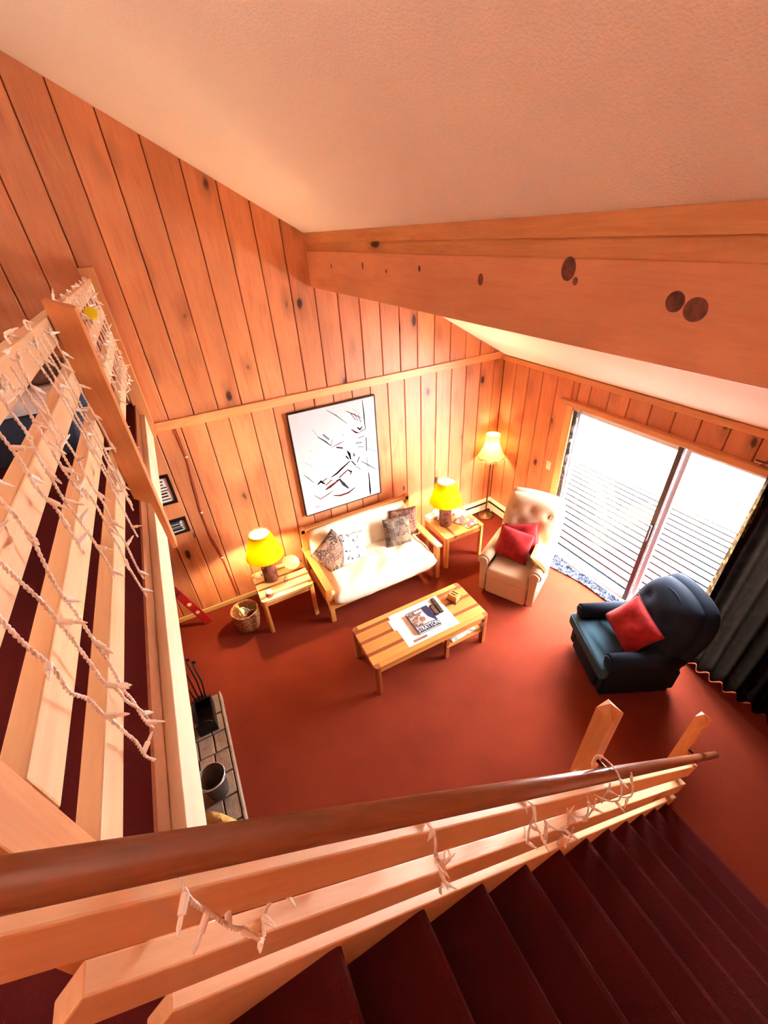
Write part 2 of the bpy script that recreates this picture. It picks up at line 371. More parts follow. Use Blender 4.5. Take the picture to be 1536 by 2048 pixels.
def cushion(wd, h, t, n=18, k=0.35, pinch=0.0, dents=(), depth=0.03, dr=0.07, flat=4, topround=0.0, wrinkle=0.0, seed=0.0, back=1.0):
    """soft pad standing in the x-z plane (centred), thickness along y; front is -y"""
    bm = bmesh.new()
    def pt(i, j, s):
        u = -1 + 2 * i / n; v = -1 + 2 * j / n
        u = math.sin(u * PI / 2) * 0.35 + u * 0.65; v = math.sin(v * PI / 2) * 0.35 + v * 0.65
        x = wd / 2 * u * math.sqrt(1 - k * v * v / 2) * (1 - pinch * (1 - v * v) * u * u)
        z = h / 2 * v * math.sqrt(1 - k * u * u / 2) * (1 - pinch * (1 - u * u) * v * v)
        if topround and v > 0: x *= 1 - topround * v * v * v
        th = t / 2 * (max(0.0, (1 - abs(u) ** flat)) * max(0.0, (1 - abs(v) ** flat))) ** 0.5
        y = -s * th * (1.0 if s > 0 else back)
        if s > 0:
            for (dx, dz) in dents: y += depth * math.exp(-((x - dx) ** 2 + (z - dz) ** 2) / (dr * dr))
        if wrinkle: y += wrinkle * noise.noise(Vector((x * 6 + seed, z * 6, s * 2 + seed))) * (th / (t / 2))
        return (x, y, z)
    F = [[bm.verts.new(pt(i, j, 1)) for j in range(n + 1)] for i in range(n + 1)]
    B = [[F[i][j] if i in (0, n) or j in (0, n) else bm.verts.new(pt(i, j, -1)) for j in range(n + 1)] for i in range(n + 1)]
    for i in range(n):
        for j in range(n):
            bm.faces.new((F[i][j], F[i + 1][j], F[i + 1][j + 1], F[i][j + 1]))
            try: bm.faces.new((B[i][j], B[i][j + 1], B[i + 1][j + 1], B[i + 1][j]))
            except ValueError: pass
    return bm

def xf(bm, m): bmesh.ops.transform(bm, matrix=m, verts=bm.verts); return bm
def soft(x0, x1, y0, y1, z0, z1, r, seg=4, sub=0):
    bm = box(x0, x1, y0, y1, z0, z1)
    bmesh.ops.bevel(bm, geom=bm.edges[:], offset=r, segments=seg, profile=0.5, affect='EDGES', clamp_overlap=True)
    return bm

# ------------------------------------------------------------------ the room
XL, YF = -8.0, -4.95            # left wall, wall beyond the stairs
HT, SL = 2.354, 0.577           # eave height at the door wall and roof slope
RX = -5.0                       # ridge
LX = -4.2                       # outer face of the loft edge
ZL = 2.625                      # loft floor
def zc(x): return HT - SL * x if x > RX else HT - SL * RX - SL * (RX - x)

floor = struct(obj('floor', box(XL - .1, 0.02, YF - .1, 0.02, -0.10, 0.0), 'carpet'), 'rust red carpeted living room floor')
bm = prism([(RX, zc(RX)), (0.2, zc(0.2)), (0.2, zc(0.2) + .15), (RX, zc(RX) + .15)], 1, YF - .1, 0.1)
prism([(XL - .1, zc(XL - .1)), (RX, zc(RX)), (RX, zc(RX) + .15), (XL - .1, zc(XL - .1) + .15)], 1, YF - .1, 0.1, bm)
struct(obj('ceiling', bm, 'ceiling'), 'sloping stippled off white ceiling')

def gable(y0, y1, zb=0.0):
    return prism([(XL - .1, zb), (0.1, zb), (0.1, zc(0) + .05), (RX, zc(RX) + .05), (XL - .1, zc(XL) + .05)], 1, y0, y1)
wall_back = struct(obj('wall_back', gable(0.012, 0.12), 'wallback'), 'knotty pine plank wall with the painting')
wall_front = struct(obj('wall_front', gable(YF - .12, YF), 'pine_z'))
wall_left = struct(obj('wall_left', box(XL - .12, XL, YF, 0, 0, zc(XL) + .1), 'pine_z'))
DY0, DY1, DZ = -1.21, -3.60, 2.03
bm = box(0.012, 0.14, YF, DY1, 0, HT + .1); box(0.012, 0.14, DY0, 0.1, 0, HT + .1, bm); box(0.012, 0.14, DY1, DY0, DZ, HT + .1, bm)
wall_right = struct(obj('wall_right', bm, 'wallback'), 'knotty pine plank wall around the sliding glass door')

# planks: every board its own piece
def plankA(x0, x1, za, zb0, zb1):
    g = 0.0035
    bm = prism([(x0 + g, za), (x1 - g, za), (x1 - g, zb1), (x0 + g, zb0)], 1, -0.008, 0.012)
    bmesh.ops.bevel(bm, geom=[e for e in bm.edges if abs((e.verts[0].co - e.verts[1].co).normalized().z) > .9 and e.verts[0].co.y < 0], offset=0.006, segments=1, affect='EDGES')
    return obj('plank', bm, 'pine_z', wall_back)
PW = 0.2265
x = -4.033 - 17 * PW
while x < -0.001:
    x1 = min(x + PW, -0.001)
    if x1 - x > .02 and x >= XL:
        if x < RX < x1: plankA(x, x1, 2.405, zc(x), zc(x1))
        else: plankA(x, x1, 2.405, zc(x), zc(x1))
    x += PW
x = -2.616 - 24 * 0.2235
while x < -0.001:
    x1 = min(x + 0.2235, -0.001)
    if x1 - x > .02 and x >= XL: plankA(x, x1, 0.0, 2.33, 2.33)
    x += 0.2235
def plankB(y0, y1, z0, z1):
    g = 0.0035
    bm = box(-0.008, 0.012, y0 + g, y1 - g, z0, z1)
    bmesh.ops.bevel(bm, geom=[e for e in bm.edges if abs((e.verts[0].co - e.verts[1].co).normalized().z) > .9 and e.verts[0].co.x < 0], offset=0.006, segments=1, affect='EDGES')
    obj('plank', bm, 'pine_z', wall_right)
y = -0.013
while y > YF:
    y1 = max(y - 0.225, YF)
    if y1 >= DY0 or y <= DY1: plankB(y1, y, 0, 2.32)
    elif y > DY0: plankB(DY0, y, 0, 2.32); plankB(y1, DY0, DZ, 2.32)
    elif y1 < DY1: plankB(DY1, y, DZ, 2.32); plankB(y1, DY1, 0, 2.32)
    else: plankB(y1, y, DZ, 2.32)
    y = y1
struct(obj('trim_1', box(-4.16, -0.02, -0.030, 0.01, 2.325, 2.412), 'pine_x', bevel=.004), 'horizontal pine trim board halfway up the plank wall')
struct(obj('trim_2', box(-0.030, 0.01, YF, -0.001, 2.295, 2.356), 'pine_y', bevel=.004), 'pine trim where the sloping ceiling meets the door wall')
struct(obj('baseboard_back', box(-8, -1.2, -0.024, 0.0, 0, 0.06), 'oak_pale', bevel=.004))

# the big beam under the ceiling
beam = struct(obj('beam', box(-2.48, -2.36, YF, -0.008, 3.36, 3.648), 'beam', bevel=.006), 'thick knotty pine beam crossing below the ceiling')
obj('fascia_strip', box(-2.462, -2.40, YF, -0.008, 3.648, 3.715), 'pine_y', beam)
obj('cap_board', prism([(-2.478, 3.712), (-2.44, 3.712), (-2.44, zc(-2.44) - .002), (-2.478, zc(-2.478) - .002)], 1, YF, -0.008), 'pine_y', beam)
# knots along the beam face that can be told apart
def knot(y, z, a, b):
    bm = lathe([(1, 0), (0.93, 0.22), (0.80, 0.30), (0.62, 0.26), (0.4, 0.33), (0.0, 0.30)], 20)
    xf(bm, Matrix.Translation((-2.4795, y, z)) @ Matrix.Rotation(-PI / 2, 4, 'Y') @ Matrix.Diagonal((b, a, 0.006, 1)))
    obj('knot', bm, M['knotm'], beam, True)
t = NT('dark_knot'); co = t.coords((1, 1, 1), False); n = t.n('ShaderNodeTexNoise', Scale=40.0, Detail=3.0); t.l(co, n.inputs['Vector'])
t.base(t.ramp(n.outputs[0], [(0.35, srgb(74, 34, 34)), (0.65, srgb(128, 64, 52))]), 0.5); M['knotm'] = t.m
for y, z, a, b in ((-2.49, 3.555, .020, .026), (-2.99, 3.615, .034, .040), (-3.03, 3.578, .012, .014), (-3.41, 3.545, .030, .030), (-3.475, 3.53, .036, .034), (-1.95, 3.58, .012, .016), (-1.55, 3.55, .01, .012), (-1.2, 3.57, .012, .024), (-0.6, 3.55, .012, .016)):
    knot(y, z, a, b)

# ------------------------------------------------------------------ sliding glass door
door = struct(obj('door_1', box(-0.02, 0.12, DY1, DY0, 0.0, 0.035), 'alu', bevel=.004), 'sliding glass door to the deck')
obj('casing', box(-0.035, 0.0, DY0, DY0 + .085, 0, DZ), 'oak_pale', door, bevel=.004)
obj('casing', box(-0.035, 0.0, DY1 - .085, DY1, 0, DZ), 'oak_pale', door, bevel=.004)
obj('head_casing', box(-0.065, 0.0, DY1 - .17, DY0 + .17, DZ, DZ + .055), 'pine_y', door, bevel=.006)
obj('jamb', box(0.0, 0.13, DY0 - .03, DY0, 0.03, DZ), 'alu', door); obj('jamb', box(0.0, 0.13, DY1, DY1 + .03, 0.03, DZ), 'alu', door)
obj('head_track', box(0.0, 0.13, DY1, DY0, DZ - .03, DZ), 'alu', door)
def leaf(y0, y1, x0, stile_mat, other):
    obj('stile', box(x0, x0 + .035, y1, y1 + .05, 0.035, DZ - .03), stile_mat, door, bevel=.003)
    obj('stile', box(x0, x0 + .035, y0 - .05, y0, 0.035, DZ - .03), other, door, bevel=.003)
    obj('bottom_rail', box(x0, x0 + .035, y1 + .05, y0 - .05, 0.035, 0.10), other, door, bevel=.003)
    obj('top_rail', box(x0, x0 + .035, y1 + .05, y0 - .05, DZ - .08, DZ - .03), other, door, bevel=.003)
    obj('pane', box(x0 + .013, x0 + .019, y1 + .05, y0 - .05, 0.10, DZ - .08), 'glass', door)
leaf(DY0 - .03, -2.425, 0.02, 'stile', 'alu')
leaf(-2.42, DY1 + .03, 0.075, 'alu', 'alu')
obj('handle', soft(-0.012, 0.02, -2.412, -2.39, 0.92, 1.12, .006), 'stile', door)

# outside: deck boards, snow, low evergreens
deck = thing('deck', 'pale weathered deck of long boards outside the glass door', 'deck', (1.3, -2.4, -0.19))
x = 0.16
while x < 2.44:
    obj('gap_shade', box(x + .107, x + .1395, -7.0, 3.0, -0.09, -0.060), 'gap_shade', deck, world=True)  # dark strip filling the gap, painted as its shade
    obj('plank', box(x, x + .106, -7.0, 3.0, -0.09, -0.055), 'deckw', deck, world=True, bevel=.004, seg=1); x += .14
for yy in (-6.5, -4.5, -2.5, -0.5, 1.5): obj('joist', box(0.16, 2.43, yy, yy + .05, -0.19, -0.09), 'deckw', deck, world=True)
obj('edge_board', box(2.44, 2.475, -7, 3.0, -0.19, -0.05), 'stile', deck, world=True)
bm = bmesh.new(); N = 40; g = {}
for i in range(N + 1):
    for j in range(N + 1):
        X = 2.48 + 40 * (i / N) ** 1.6; Y = -2.4 + 70 * (j / N - .5)
        z = -0.22 + (0.35 * noise.noise(Vector((X * .3, Y * .3, 0))) + .03 * X if X > 2.8 else 0)
        g[i, j] = bm.verts.new((X, Y, z))
for i in range(N):
    for j in range(N): bm.faces.new((g[i, j], g[i + 1, j], g[i + 1, j + 1], g[i, j + 1]))
struct(obj('ground', bm, 'snow', smooth=True), 'snow covered ground beyond the deck')
obj('ground_soil', box(0.14, 2.44, -37, 33, -0.26, -0.20), 'shade_soil', bpy.data.objects['ground'])

def shrub(x, y, z, r, h, label, tree=False):
    root = thing('evergreen_tree' if tree else 'evergreen_shrub', label, 'tree' if tree else 'shrub', (x, y, z), 0, None if tree else 'low shrubs in the snow')
    obj('trunk', tube([(0, 0, -0.3), (0, 0, h * .5), (0.02, 0, h * .95)], .03, 7, radii=[.06 * h, .04 * h, .01]), 'trunk', root, True)
    bm = bmesh.new()
    for k in range(220 if not tree else 420):
        zz = random.random() ** .8; a = random.random() * 2 * PI
        rr = r * (1 - zz * .9 if tree else math.sqrt(max(0.05, 1 - zz * zz))) * (0.55 + .45 * random.random())
        p = Vector((rr * math.cos(a), rr * math.sin(a), .1 + h * .9 * zz)); L = .10 + .10 * random.random()
        d = Vector((math.cos(a), math.sin(a), -0.1 + .6 * random.random())).normalized(); s = d.cross(Vector((0, 0, 1))).normalized() * L * .3
        v = [bm.verts.new(q) for q in (p - d * L, p + s, p + d * L, p - s, p + Vector((0, 0, .04)))]
        for q in ((0, 1, 4), (1, 2, 4), (2, 3, 4), (3, 0, 4)): bm.faces.new([v[i] for i in q])
    o = obj('foliage', bm, 'leaf', root); o['kind'] = 'stuff'
for i, (x, y, r, h, lb) in enumerate(((4.3, -4.6, .8, .5, 'low evergreen shrub in the snow straight beyond the right door leaf'), (6.4, -6.9, .9, .55, 'evergreen shrub in the snow, farther out beyond the right door leaf'), (4.0, -3.1, .7, .42, 'smallest evergreen shrub in the snow nearest the deck edge'), (5.2, -1.4, .9, .7, 'bushy evergreen shrub in the snow beyond the left door leaf'))):
    shrub(x, y, -0.15, r, h, lb)
shrub(6.5, 0.6, -0.1, 1.4, 4.0, 'tall pale evergreen tree standing in the snow beyond the left door leaf', True)

# ------------------------------------------------------------------ loft: floor, edge, railing
bm = box(XL, LX - .038, YF, -0.012, 2.30, ZL - .012)
loft = struct(obj('floor_loft', bm, 'ceiling'), 'upper loft floor with dark red carpet')
obj('loft_carpet', box(XL, LX - .038, YF, -0.012, ZL - .012, ZL), 'carpet_shaded', loft)
struct(obj('trim_3', box(LX - .038, LX, -3.80, -0.012, 2.315, 2.528), 'fascia', bevel=.003), 'pale fascia board along the loft edge')
struct(obj('trim_4', box(LX - .046, LX - .037, -3.80, -0.012, 2.528, ZL + .006), 'oak_hand'), 'thin brown strip edging the loft carpet')

rail = thing('loft_railing', 'pine board railing with four rails along the loft edge', 'railing', (LX - .04, -1.9, ZL))
for z0, z1 in ((2.928, 3.014), (3.138, 3.226), (3.334, 3.412), (3.505, 3.592)):
    obj('rail', box(LX - .040, LX, -3.80, -0.11, z0, z1), 'rail_y', rail, world=True, bevel=.004)
def notched(y0, y1):
    # post bolted over the loft edge: full section above the floor, outer half reaching down the fascia
    return prism([(LX + .003, 2.85), (LX + .06, 2.81), (LX + .064, 2.54), (LX + .088, 2.54), (LX + .088, 3.605), (LX + .003, 3.64)], 1, y0, y1)
obj('post', notched(-2.335, -2.25), 'post', rail, world=True, bevel=.003)
obj('wall_post', box(LX - .06, LX + .04, -0.105, -0.009, ZL - .30, 3.66), 'post', rail, world=True, bevel=.003)
cpost = obj('corner_post', box(-4.292, -4.2, -3.888, -3.802, 2.30, 3.70), 'post', rail, world=True, bevel=.003)

# bed seen through the rails
bed = thing('daybed', 'low bed with navy spread and white sheet in the loft behind the railing', 'bed', (-5.35, -0.55, ZL))
obj('base', soft(-.80, .80, -.42, .48, 0.0, 0.30, .03), 'bed_navy', bed, True)
obj('mattress', soft(-.80, .80, -.44, .48, 0.30, 0.42, .05), 'bed_white', bed, True)
o = obj('blanket', cushion(1.5, .75, .16, 20, .2, wrinkle=.09), 'bed_brown', bed, True, loc=(0.04, .10, .46), rot=(-PI / 2, 0, 0))

# ------------------------------------------------------------------ stairs
NX, NZ, RUN, RISE = -4.182, ZL, 0.2311, ZL / 12
YS = -3.949
stairs = thing('staircase', 'dark red carpeted staircase going down beside the railing', 'staircase', (-2.8, -4.45, 0), kind='structure')
def nz(x): return NZ - (x - NX) * RISE / RUN
for i in range(1, 12):
    xb = NX + RUN * (i - 1); z = NZ - RISE * i
    prof = [(xb - .012, z - RISE + .0), (xb - .012, z), (xb + RUN - .012, z), (xb + RUN + .006, z - .006), (xb + RUN + .014, z - .022), (xb + RUN + .006, z - .040), (xb + RUN - .012, z - .044), (xb + RUN - .012, z - RISE)]
    o = obj('step', prism(prof, 1, YF + .001, YS + .002), 'carpet_shaded', stairs, world=True)
d = Vector((RUN, 0, -RISE)).normalized(); ang = math.atan2(RISE, RUN)
def slope_board(name, xa, xb, h0, h1, y0, y1, mat, parent, bev=.004):
    """board following the stair slope: h0..h1 = height above the nosing line, vertical end cuts"""
    L = (xb - xa) / math.cos(ang); k = math.cos(ang)
    bm = box(0, L, y0, y1, h0 * k, h1 * k)
    o = obj(name, bm, mat, parent, bevel=bev)
    P = Vector((xa, 0, nz(xa))) - Vector(parent.location)
    o.location = P; o.rotation_euler = (0, ang, 0)
    return o
srail = thing('stair_railing', 'sloping stair railing with dark round handrail over two pine rails', 'railing', (-2.8, -3.9, 0))
slope_board('lower_rail', -4.375, -1.58, .130, .262, YS, YS + .042, 'rail_x', srail)
slope_board('middle_rail', -4.80, -1.79, .405, .545, YS, YS + .042, 'rail_x', srail)
slope_board('stringer', -4.23, -1.44, -.30, .030, YS - .002, YS + .030, 'rail_x', srail)
xa, xb = -4.45, -1.22
L = (xb - xa) / math.cos(ang)
bm = bmesh.new()
prof = []
for k in range(16):
    a = 2 * PI * k / 16; prof.append((.023 * math.cos(a), .024 * math.sin(a)))
bm = prism(prof, 0, 0, L, bm)
o = obj('handrail', bm, 'oak_hand', srail, False); o.location = Vector((xa, YS, nz(xa) + .672)) - Vector(srail.location); o.rotation_euler = (0, ang, 0)
for p in o.data.polygons: p.use_smooth = len(p.vertices) == 4
for (px, top) in ((-2.841, 2.268), (-1.503, 1.040)):
    w2 = .066; y0 = -3.858
    bm = box(px, px + w2, y0, y0 + w2, max(0, nz(px) - .45), top - .03)
    obj('newel_post', bm, 'post', srail, world=True)
    bm = bmesh.new(); q = [bm.verts.new(c) for c in ((px, y0, top - .03), (px + w2, y0, top - .03), (px + w2, y0 + w2, top - .03), (px, y0 + w2, top - .03))]; ap = bm.verts.new((px + w2 * .5, y0 + w2 * .6, top + .004))
    for i in range(4): bm.faces.new((q[i], q[(i + 1) % 4], ap))
    obj('post_cap', bm, 'post', srail, world=True)
    for hz in (.20, .47): obj('spacer_block', box(px + .005, px + w2 - .005, YS + .042, y0, nz(px + .03) + hz - .035, nz(px + .03) + hz + .035), 'post', srail, world=True)
    obj('bracket', tube([(px + w2 / 2, y0, nz(px) + .56), (px + w2 / 2, YS + .02, nz(px) + .57), (px + w2 / 2, YS, nz(px) + .62)], .008, 8), 'brass', srail, True, world=True)
for hz in (.47,): obj('spacer_block', box(-4.285, -4.205, YS + .042, -3.888, nz(-4.245) + hz - .035, nz(-4.245) + hz + .035), 'post', srail, world=True)

# ------------------------------------------------------------------ heaters, switch, cord, pictures
h = thing('baseboard_heater', 'cream baseboard heater along the painting wall', 'heater', (-0.62, -0.04, 0))
def heater(h, along):
    L = 1.1 if along == 0 else .96
    def B(a0, a1, d0, d1, z0, z1):
        if along == 0: return box(-a1, -a0, -d1, -d0, z0, z1)
        return box(-d1, -d0, -a1, -a0, z0, z1)
    s = .012 if along else .07
    obj('back_plate', B(s, L, .009, .02, .02, .20), 'heater', h, world=True)
    obj('front_panel', B(s, L, .062, .07, .03, .135), 'heater', h, world=True, bevel=.002)
    obj('top_cover', B(s, L, .012, .072, .172, .20), 'heater', h, world=True, bevel=.004)
    obj('fin_core', B(s + .03, L - .03, .022, .058, .05, .15), 'black', h, world=True)
    obj('end_cap', B(L, L + .03, .009, .074, 0, .202), 'heater', h, world=True, bevel=.003)
    obj('foot', B(s + .1, s + .12, .009, .068, 0, .05), 'heater', h, world=True)
heater(h, 0)
h2 = thing('baseboard_heater', 'cream baseboard heater along the door wall behind the beige recliner', 'heater', (-0.04, -0.55, 0)); heater(h2, 1)
s = thing('light_switch', 'ivory light switch plate beside the glass door', 'switch', (-0.010, -1.012, 1.2))
obj('plate', box(-.006, .001, -.036, .036, -.058, .058), 'cream_paint', s, bevel=.003); obj('toggle', box(-.016, -.005, -.005, .005, -.006, .014), 'cream_paint', s, bevel=.002)

cord = thing('wall_cord', 'thin brown cord stapled down the plank wall beside the left lamp table', 'cord', (-4.0, -0.012, 0.05))
pts = [(-4.02, 2.32), (-4.012, 2.07), (-4.004, 2.01), (-4.03, 1.7), (-4.05, 1.46), (-4.045, 1.06), (-4.0, .64), (-3.985, .25), (-3.98, .06)]
pp = []
for (a, b) in zip(pts, pts[1:]):
    for k in range(6): f = k / 6; pp.append((a[0] + (b[0] - a[0]) * f, -0.013, a[1] + (b[1] - a[1]) * f))
obj('cable', tube(pp, .004, 6), 'cord', cord, True, world=True)
obj('cable', tube([(x + .012 + .004 * math.sin(z * 9), y, z) for x, y, z in pp], .003, 6), 'cord', cord, True, world=True)
for z, x in ((2.02, -4.0), (1.37, -4.046), (.72, -4.005)): obj('clip', soft(x - .010, x + .018, -.022, -.008, z - .008, z + .008, .003), 'cream_paint', cord, world=True)

def picture(x0, x1, z0, z1, label):
    p = thing('picture_frame', label, 'picture', ((x0 + x1) / 2, -0.02, z0), 0, 'small framed pictures')
    W = .028
    for b in ((x0, x1, z0, z0 + W), (x0, x1, z1 - W, z1), (x0, x0 + W, z0 + W, z1 - W), (x1 - W, x1, z0 + W, z1 - W)):
        obj('frame_rail', box(b[0], b[1], -.032, -.009, b[2], b[3]), 'black', p, world=True, bevel=.002)
    obj('mat_board', box(x0 + W, x1 - W, -.018, -.012, z0 + W, z1 - W), 'paper', p, world=True)
    bm = bmesh.new()
    for k in range(7):
        zz = z0 + W + (z1 - z0 - 2 * W) * (k + .7) / 8; a = x0 + W + .02 + .02 * random.random(); b2 = x1 - W - .02 - .03 * random.random()
        box(a, b2, -.0195, -.018, zz, zz + .008 + .01 * random.random(), bm)
    obj('faded_drawing', bm, 'inkG', p, world=True)
picture(-4.46, -4.212, 1.572, 1.895, 'upper black framed picture beside the loft edge')
picture(-4.46, -4.205, 1.20, 1.385, 'lower black framed picture beside the loft edge')

# painting
for k in 'DGRL': M['ink' + k].node_tree.nodes['Principled BSDF'].inputs['Specular IOR Level'].default_value = 0.0
pa = thing('painting', 'large white abstract ski painting in thin dark frame above the sofa', 'painting', (-2.425, -0.03, 0.93))
X0, X1, Z0, Z1 = -2.932, -1.92, .931, 2.217
obj('canvas', box(X0, X1, -.040, -.012, Z0, Z1), 'canvas', pa, world=True)
for b in ((X0 - .010, X1 + .010, Z0 - .010, Z0), (X0 - .010, X1 + .010, Z1, Z1 + .010), (X0 - .010, X0, Z0, Z1), (X1, X1 + .010, Z0, Z1)):
    obj('frame_rail', box(b[0], b[1], -.046, -.009, b[2], b[3]), 'black', pa, world=True)
ST = [('D', 0.0105, [(-2.068, 2.199), (-2.062, 2.02), (-2.06, 1.844)]), ('D', 0.0157, [(-2.059, 1.744), (-2.068, 1.568)]), ('G', 0.0087, [(-2.072, 1.482), (-2.069, 1.343)]), ('D', 0.0175, [(-2.065, 1.271), (-2.065, 1.008), (-2.064, 0.943)]), ('G', 0.007, [(-2.503, 2.178), (-2.403, 2.098), (-2.279, 1.967)]), ('R', 0.0087, [(-2.279, 2.12), (-2.206, 2.07), (-2.097, 1.994)]), ('R', 0.0122, [(-2.223, 2.074), (-2.17, 1.985)]), ('R', 0.0105, [(-2.179, 2.072), (-2.144, 1.97)]), ('G', 0.0122, [(-2.137, 2.046), (-2.11, 1.945)]), ('G', 0.0052, [(-2.2, 2.127), (-2.11, 2.048)]), ('D', 0.0192, [(-2.161, 1.895), (-2.128, 1.861), (-2.097, 1.889)]), ('R', 0.0157, [(-2.235, 1.887), (-2.185, 1.839), (-2.15, 1.821)]), ('G', 0.007, [(-2.15, 1.821), (-2.101, 1.845), (-2.055, 1.847)]), ('L', 0.007, [(-2.703, 2.01), (-2.643, 1.91)]), ('G', 0.0122, [(-2.649, 1.903), (-2.562, 1.82), (-2.506, 1.752)]), ('L', 0.0349, [(-2.583, 1.913), (-2.517, 1.834)]), ('R', 0.007, [(-2.504, 1.733), (-2.403, 1.756), (-2.339, 1.766)]), ('G', 0.0087, [(-2.506, 1.752), (-2.483, 1.826)]), ('G', 0.0297, [(-2.444, 1.717), (-2.366, 1.687)]), ('G', 0.007, [(-2.357, 1.842), (-2.333, 1.848)]), ('D', 0.0227, [(-2.317, 1.636), (-2.294, 1.593), (-2.284, 1.514)]), ('D', 0.021, [(-2.239, 1.587), (-2.234, 1.543)]), ('D', 0.0262, [(-2.342, 1.578), (-2.31, 1.531)]), ('D', 0.021, [(-2.277, 1.492), (-2.228, 1.42)]), ('G', 0.0175, [(-2.17, 1.52), (-2.205, 1.452)]), ('D', 0.0175, [(-2.295, 1.498), (-2.416, 1.427), (-2.477, 1.386), (-2.555, 1.356)]), ('R', 0.0262, [(-2.346, 1.386), (-2.457, 1.321)]), ('R', 0.0262, [(-2.461, 1.292), (-2.59, 1.233), (-2.649, 1.212)]), ('R', 0.021, [(-2.551, 1.32), (-2.641, 1.269)]), ('R', 0.021, [(-2.61, 1.359), (-2.678, 1.331)]), ('D', 0.0262, [(-2.735, 1.31), (-2.694, 1.341), (-2.647, 1.291)]), ('D', 0.0175, [(-2.345, 1.395), (-2.292, 1.35), (-2.315, 1.317)]), ('G', 0.0297, [(-2.46, 1.302), (-2.413, 1.216), (-2.355, 1.136)]), ('D', 0.021, [(-2.499, 1.289), (-2.441, 1.301)]), ('R', 0.0087, [(-2.801, 1.181), (-2.73, 1.106), (-2.622, 1.141), (-2.552, 1.17)]), ('R', 0.0175, [(-2.561, 1.1), (-2.469, 1.069), (-2.362, 1.075), (-2.268, 1.118)]), ('L', 0.0105, [(-2.883, 1.491), (-2.832, 1.428), (-2.775, 1.342)]), ('G', 0.0087, [(-2.157, 1.458), (-2.066, 1.382), (-1.954, 1.278)]), ('G', 0.0105, [(-2.229, 1.41), (-2.168, 1.342)]), ('L', 0.007, [(-2.047, 1.722), (-1.946, 1.659)]), ('G', 0.007, [(-2.048, 1.596), (-1.927, 1.515)]), ('L', 0.021, [(-2.198, 1.706), (-2.115, 1.694)]), ('R', 0.0105, [(-2.165, 1.762), (-2.08, 1.768)]), ('G', 0.0087, [(-2.176, 1.654), (-2.093, 1.632)]), ('L', 0.007, [(-2.841, 1.636), (-2.759, 1.557)]), ('L', 0.0052, [(-2.776, 1.771), (-2.738, 1.743)]), ('D', 0.0044, [(-2.818, 1.011), (-2.798, 1.025), (-2.792, 1.002), (-2.771, 1.016), (-2.756, 0.994)])]
for q, (c, wd, P) in enumerate(ST):
    bm = bmesh.new(); yy = -.0408 - .00004 * q; n = len(P); A = []; B = []
    for i in range(n):
        a = Vector(P[max(0, i - 1)]); b = Vector(P[min(n - 1, i + 1)]); dd = (b - a).normalized(); nn = Vector((-dd.y, dd.x)); ww = wd * .66 * (0.45 if i in (0, n - 1) else 1.0)
        p = Vector(P[i]); A.append(bm.verts.new((p.x + nn.x * ww, yy, p.y + nn.y * ww))); B.append(bm.verts.new((p.x - nn.x * ww, yy, p.y - nn.y * ww)))
    for i in range(n - 1): bm.faces.new((A[i], A[i + 1], B[i + 1], B[i]))
    obj('brush_stroke', bm, 'ink' + c, pa, world=True)

# ------------------------------------------------------------------ tables
def striped_table(name, label, x0, x1, y0, y1, top, stripes, leg_w=.055, pale=False, group=None):
    t = thing(name, label, 'table', ((x0 + x1) / 2, (y0 + y1) / 2, 0), 0, group)
    th = .035; Wd = y1 - y0; y = y1
    tot = sum(s[0] for s in stripes)
    for i, (wd, dk) in enumerate(stripes):
        ww = wd / tot * Wd; a0, a1 = x0, x1
        if i in (0, len(stripes) - 1): a0, a1 = x0 + leg_w, x1 - leg_w
        obj('slat', box(a0, a1, y - ww + .0006, y - .0006, top - th, top), 'oak_dk' if dk else ('oak_pale' if pale else 'oak_lt'), t, world=True, bevel=.0015, seg=1); y -= ww
    for sx in (0, 1):
        for sy in (0, 1):
            cx = x0 + leg_w / 2 if sx == 0 else x1 - leg_w / 2; cyy = y0 + leg_w / 2 if sy == 0 else y1 - leg_w / 2
            bm = box(cx - leg_w / 2, cx + leg_w / 2, cyy - leg_w / 2, cyy + leg_w / 2, 0, top - .001)
            e = [e for e in bm.edges if abs(e.verts[0].co.x - e.verts[1].co.x) < 1e-6 and abs(e.verts[0].co.y - e.verts[1].co.y) < 1e-6 and (e.verts[0].co.x > cx) == (sx == 1) and (e.verts[0].co.y > cyy) == (sy == 1)]
            bmesh.ops.bevel(bm, geom=e, offset=.03, segments=5, profile=.5, affect='EDGES')
            obj('leg', bm, 'leg' if not pale else 'oak_lz', t, world=True)
    for a in ((x0 + leg_w, x1 - leg_w, y0 + .012, y0 + .032), (x0 + leg_w, x1 - leg_w, y1 - .032, y1 - .012)):
        obj('apron', box(a[0], a[1], a[2], a[3], top - th - .055, top - th), 'oak_ly', t, world=True)
    for a in ((x0 + .012, x0 + .032), (x1 - .032, x1 - .012)):
        obj('apron', box(a[0], a[1], y0 + leg_w, y1 - leg_w, top - th - .055, top - th), 'oak_ly', t, world=True)
    return t
ct = striped_table('coffee_table', 'low coffee table with striped light and dark wood top', -3.035, -1.72, -2.045, -1.49, .42,
    [(.055, 0), (.035, 1), (.11, 0), (.035, 1), (.12, 0), (.035, 1), (.10, 0), (.05, 0)])
obj('shelf', box(-2.22, -1.77, -2.03, -1.51, .175, .195), 'oak_lt', ct, world=True, bevel=.003)
for yy in (-2.02, -1.55): obj('shelf_leg', box(-2.225, -2.185, yy, yy + .04, 0.0, .385), 'leg', ct, world=True, bevel=.003)
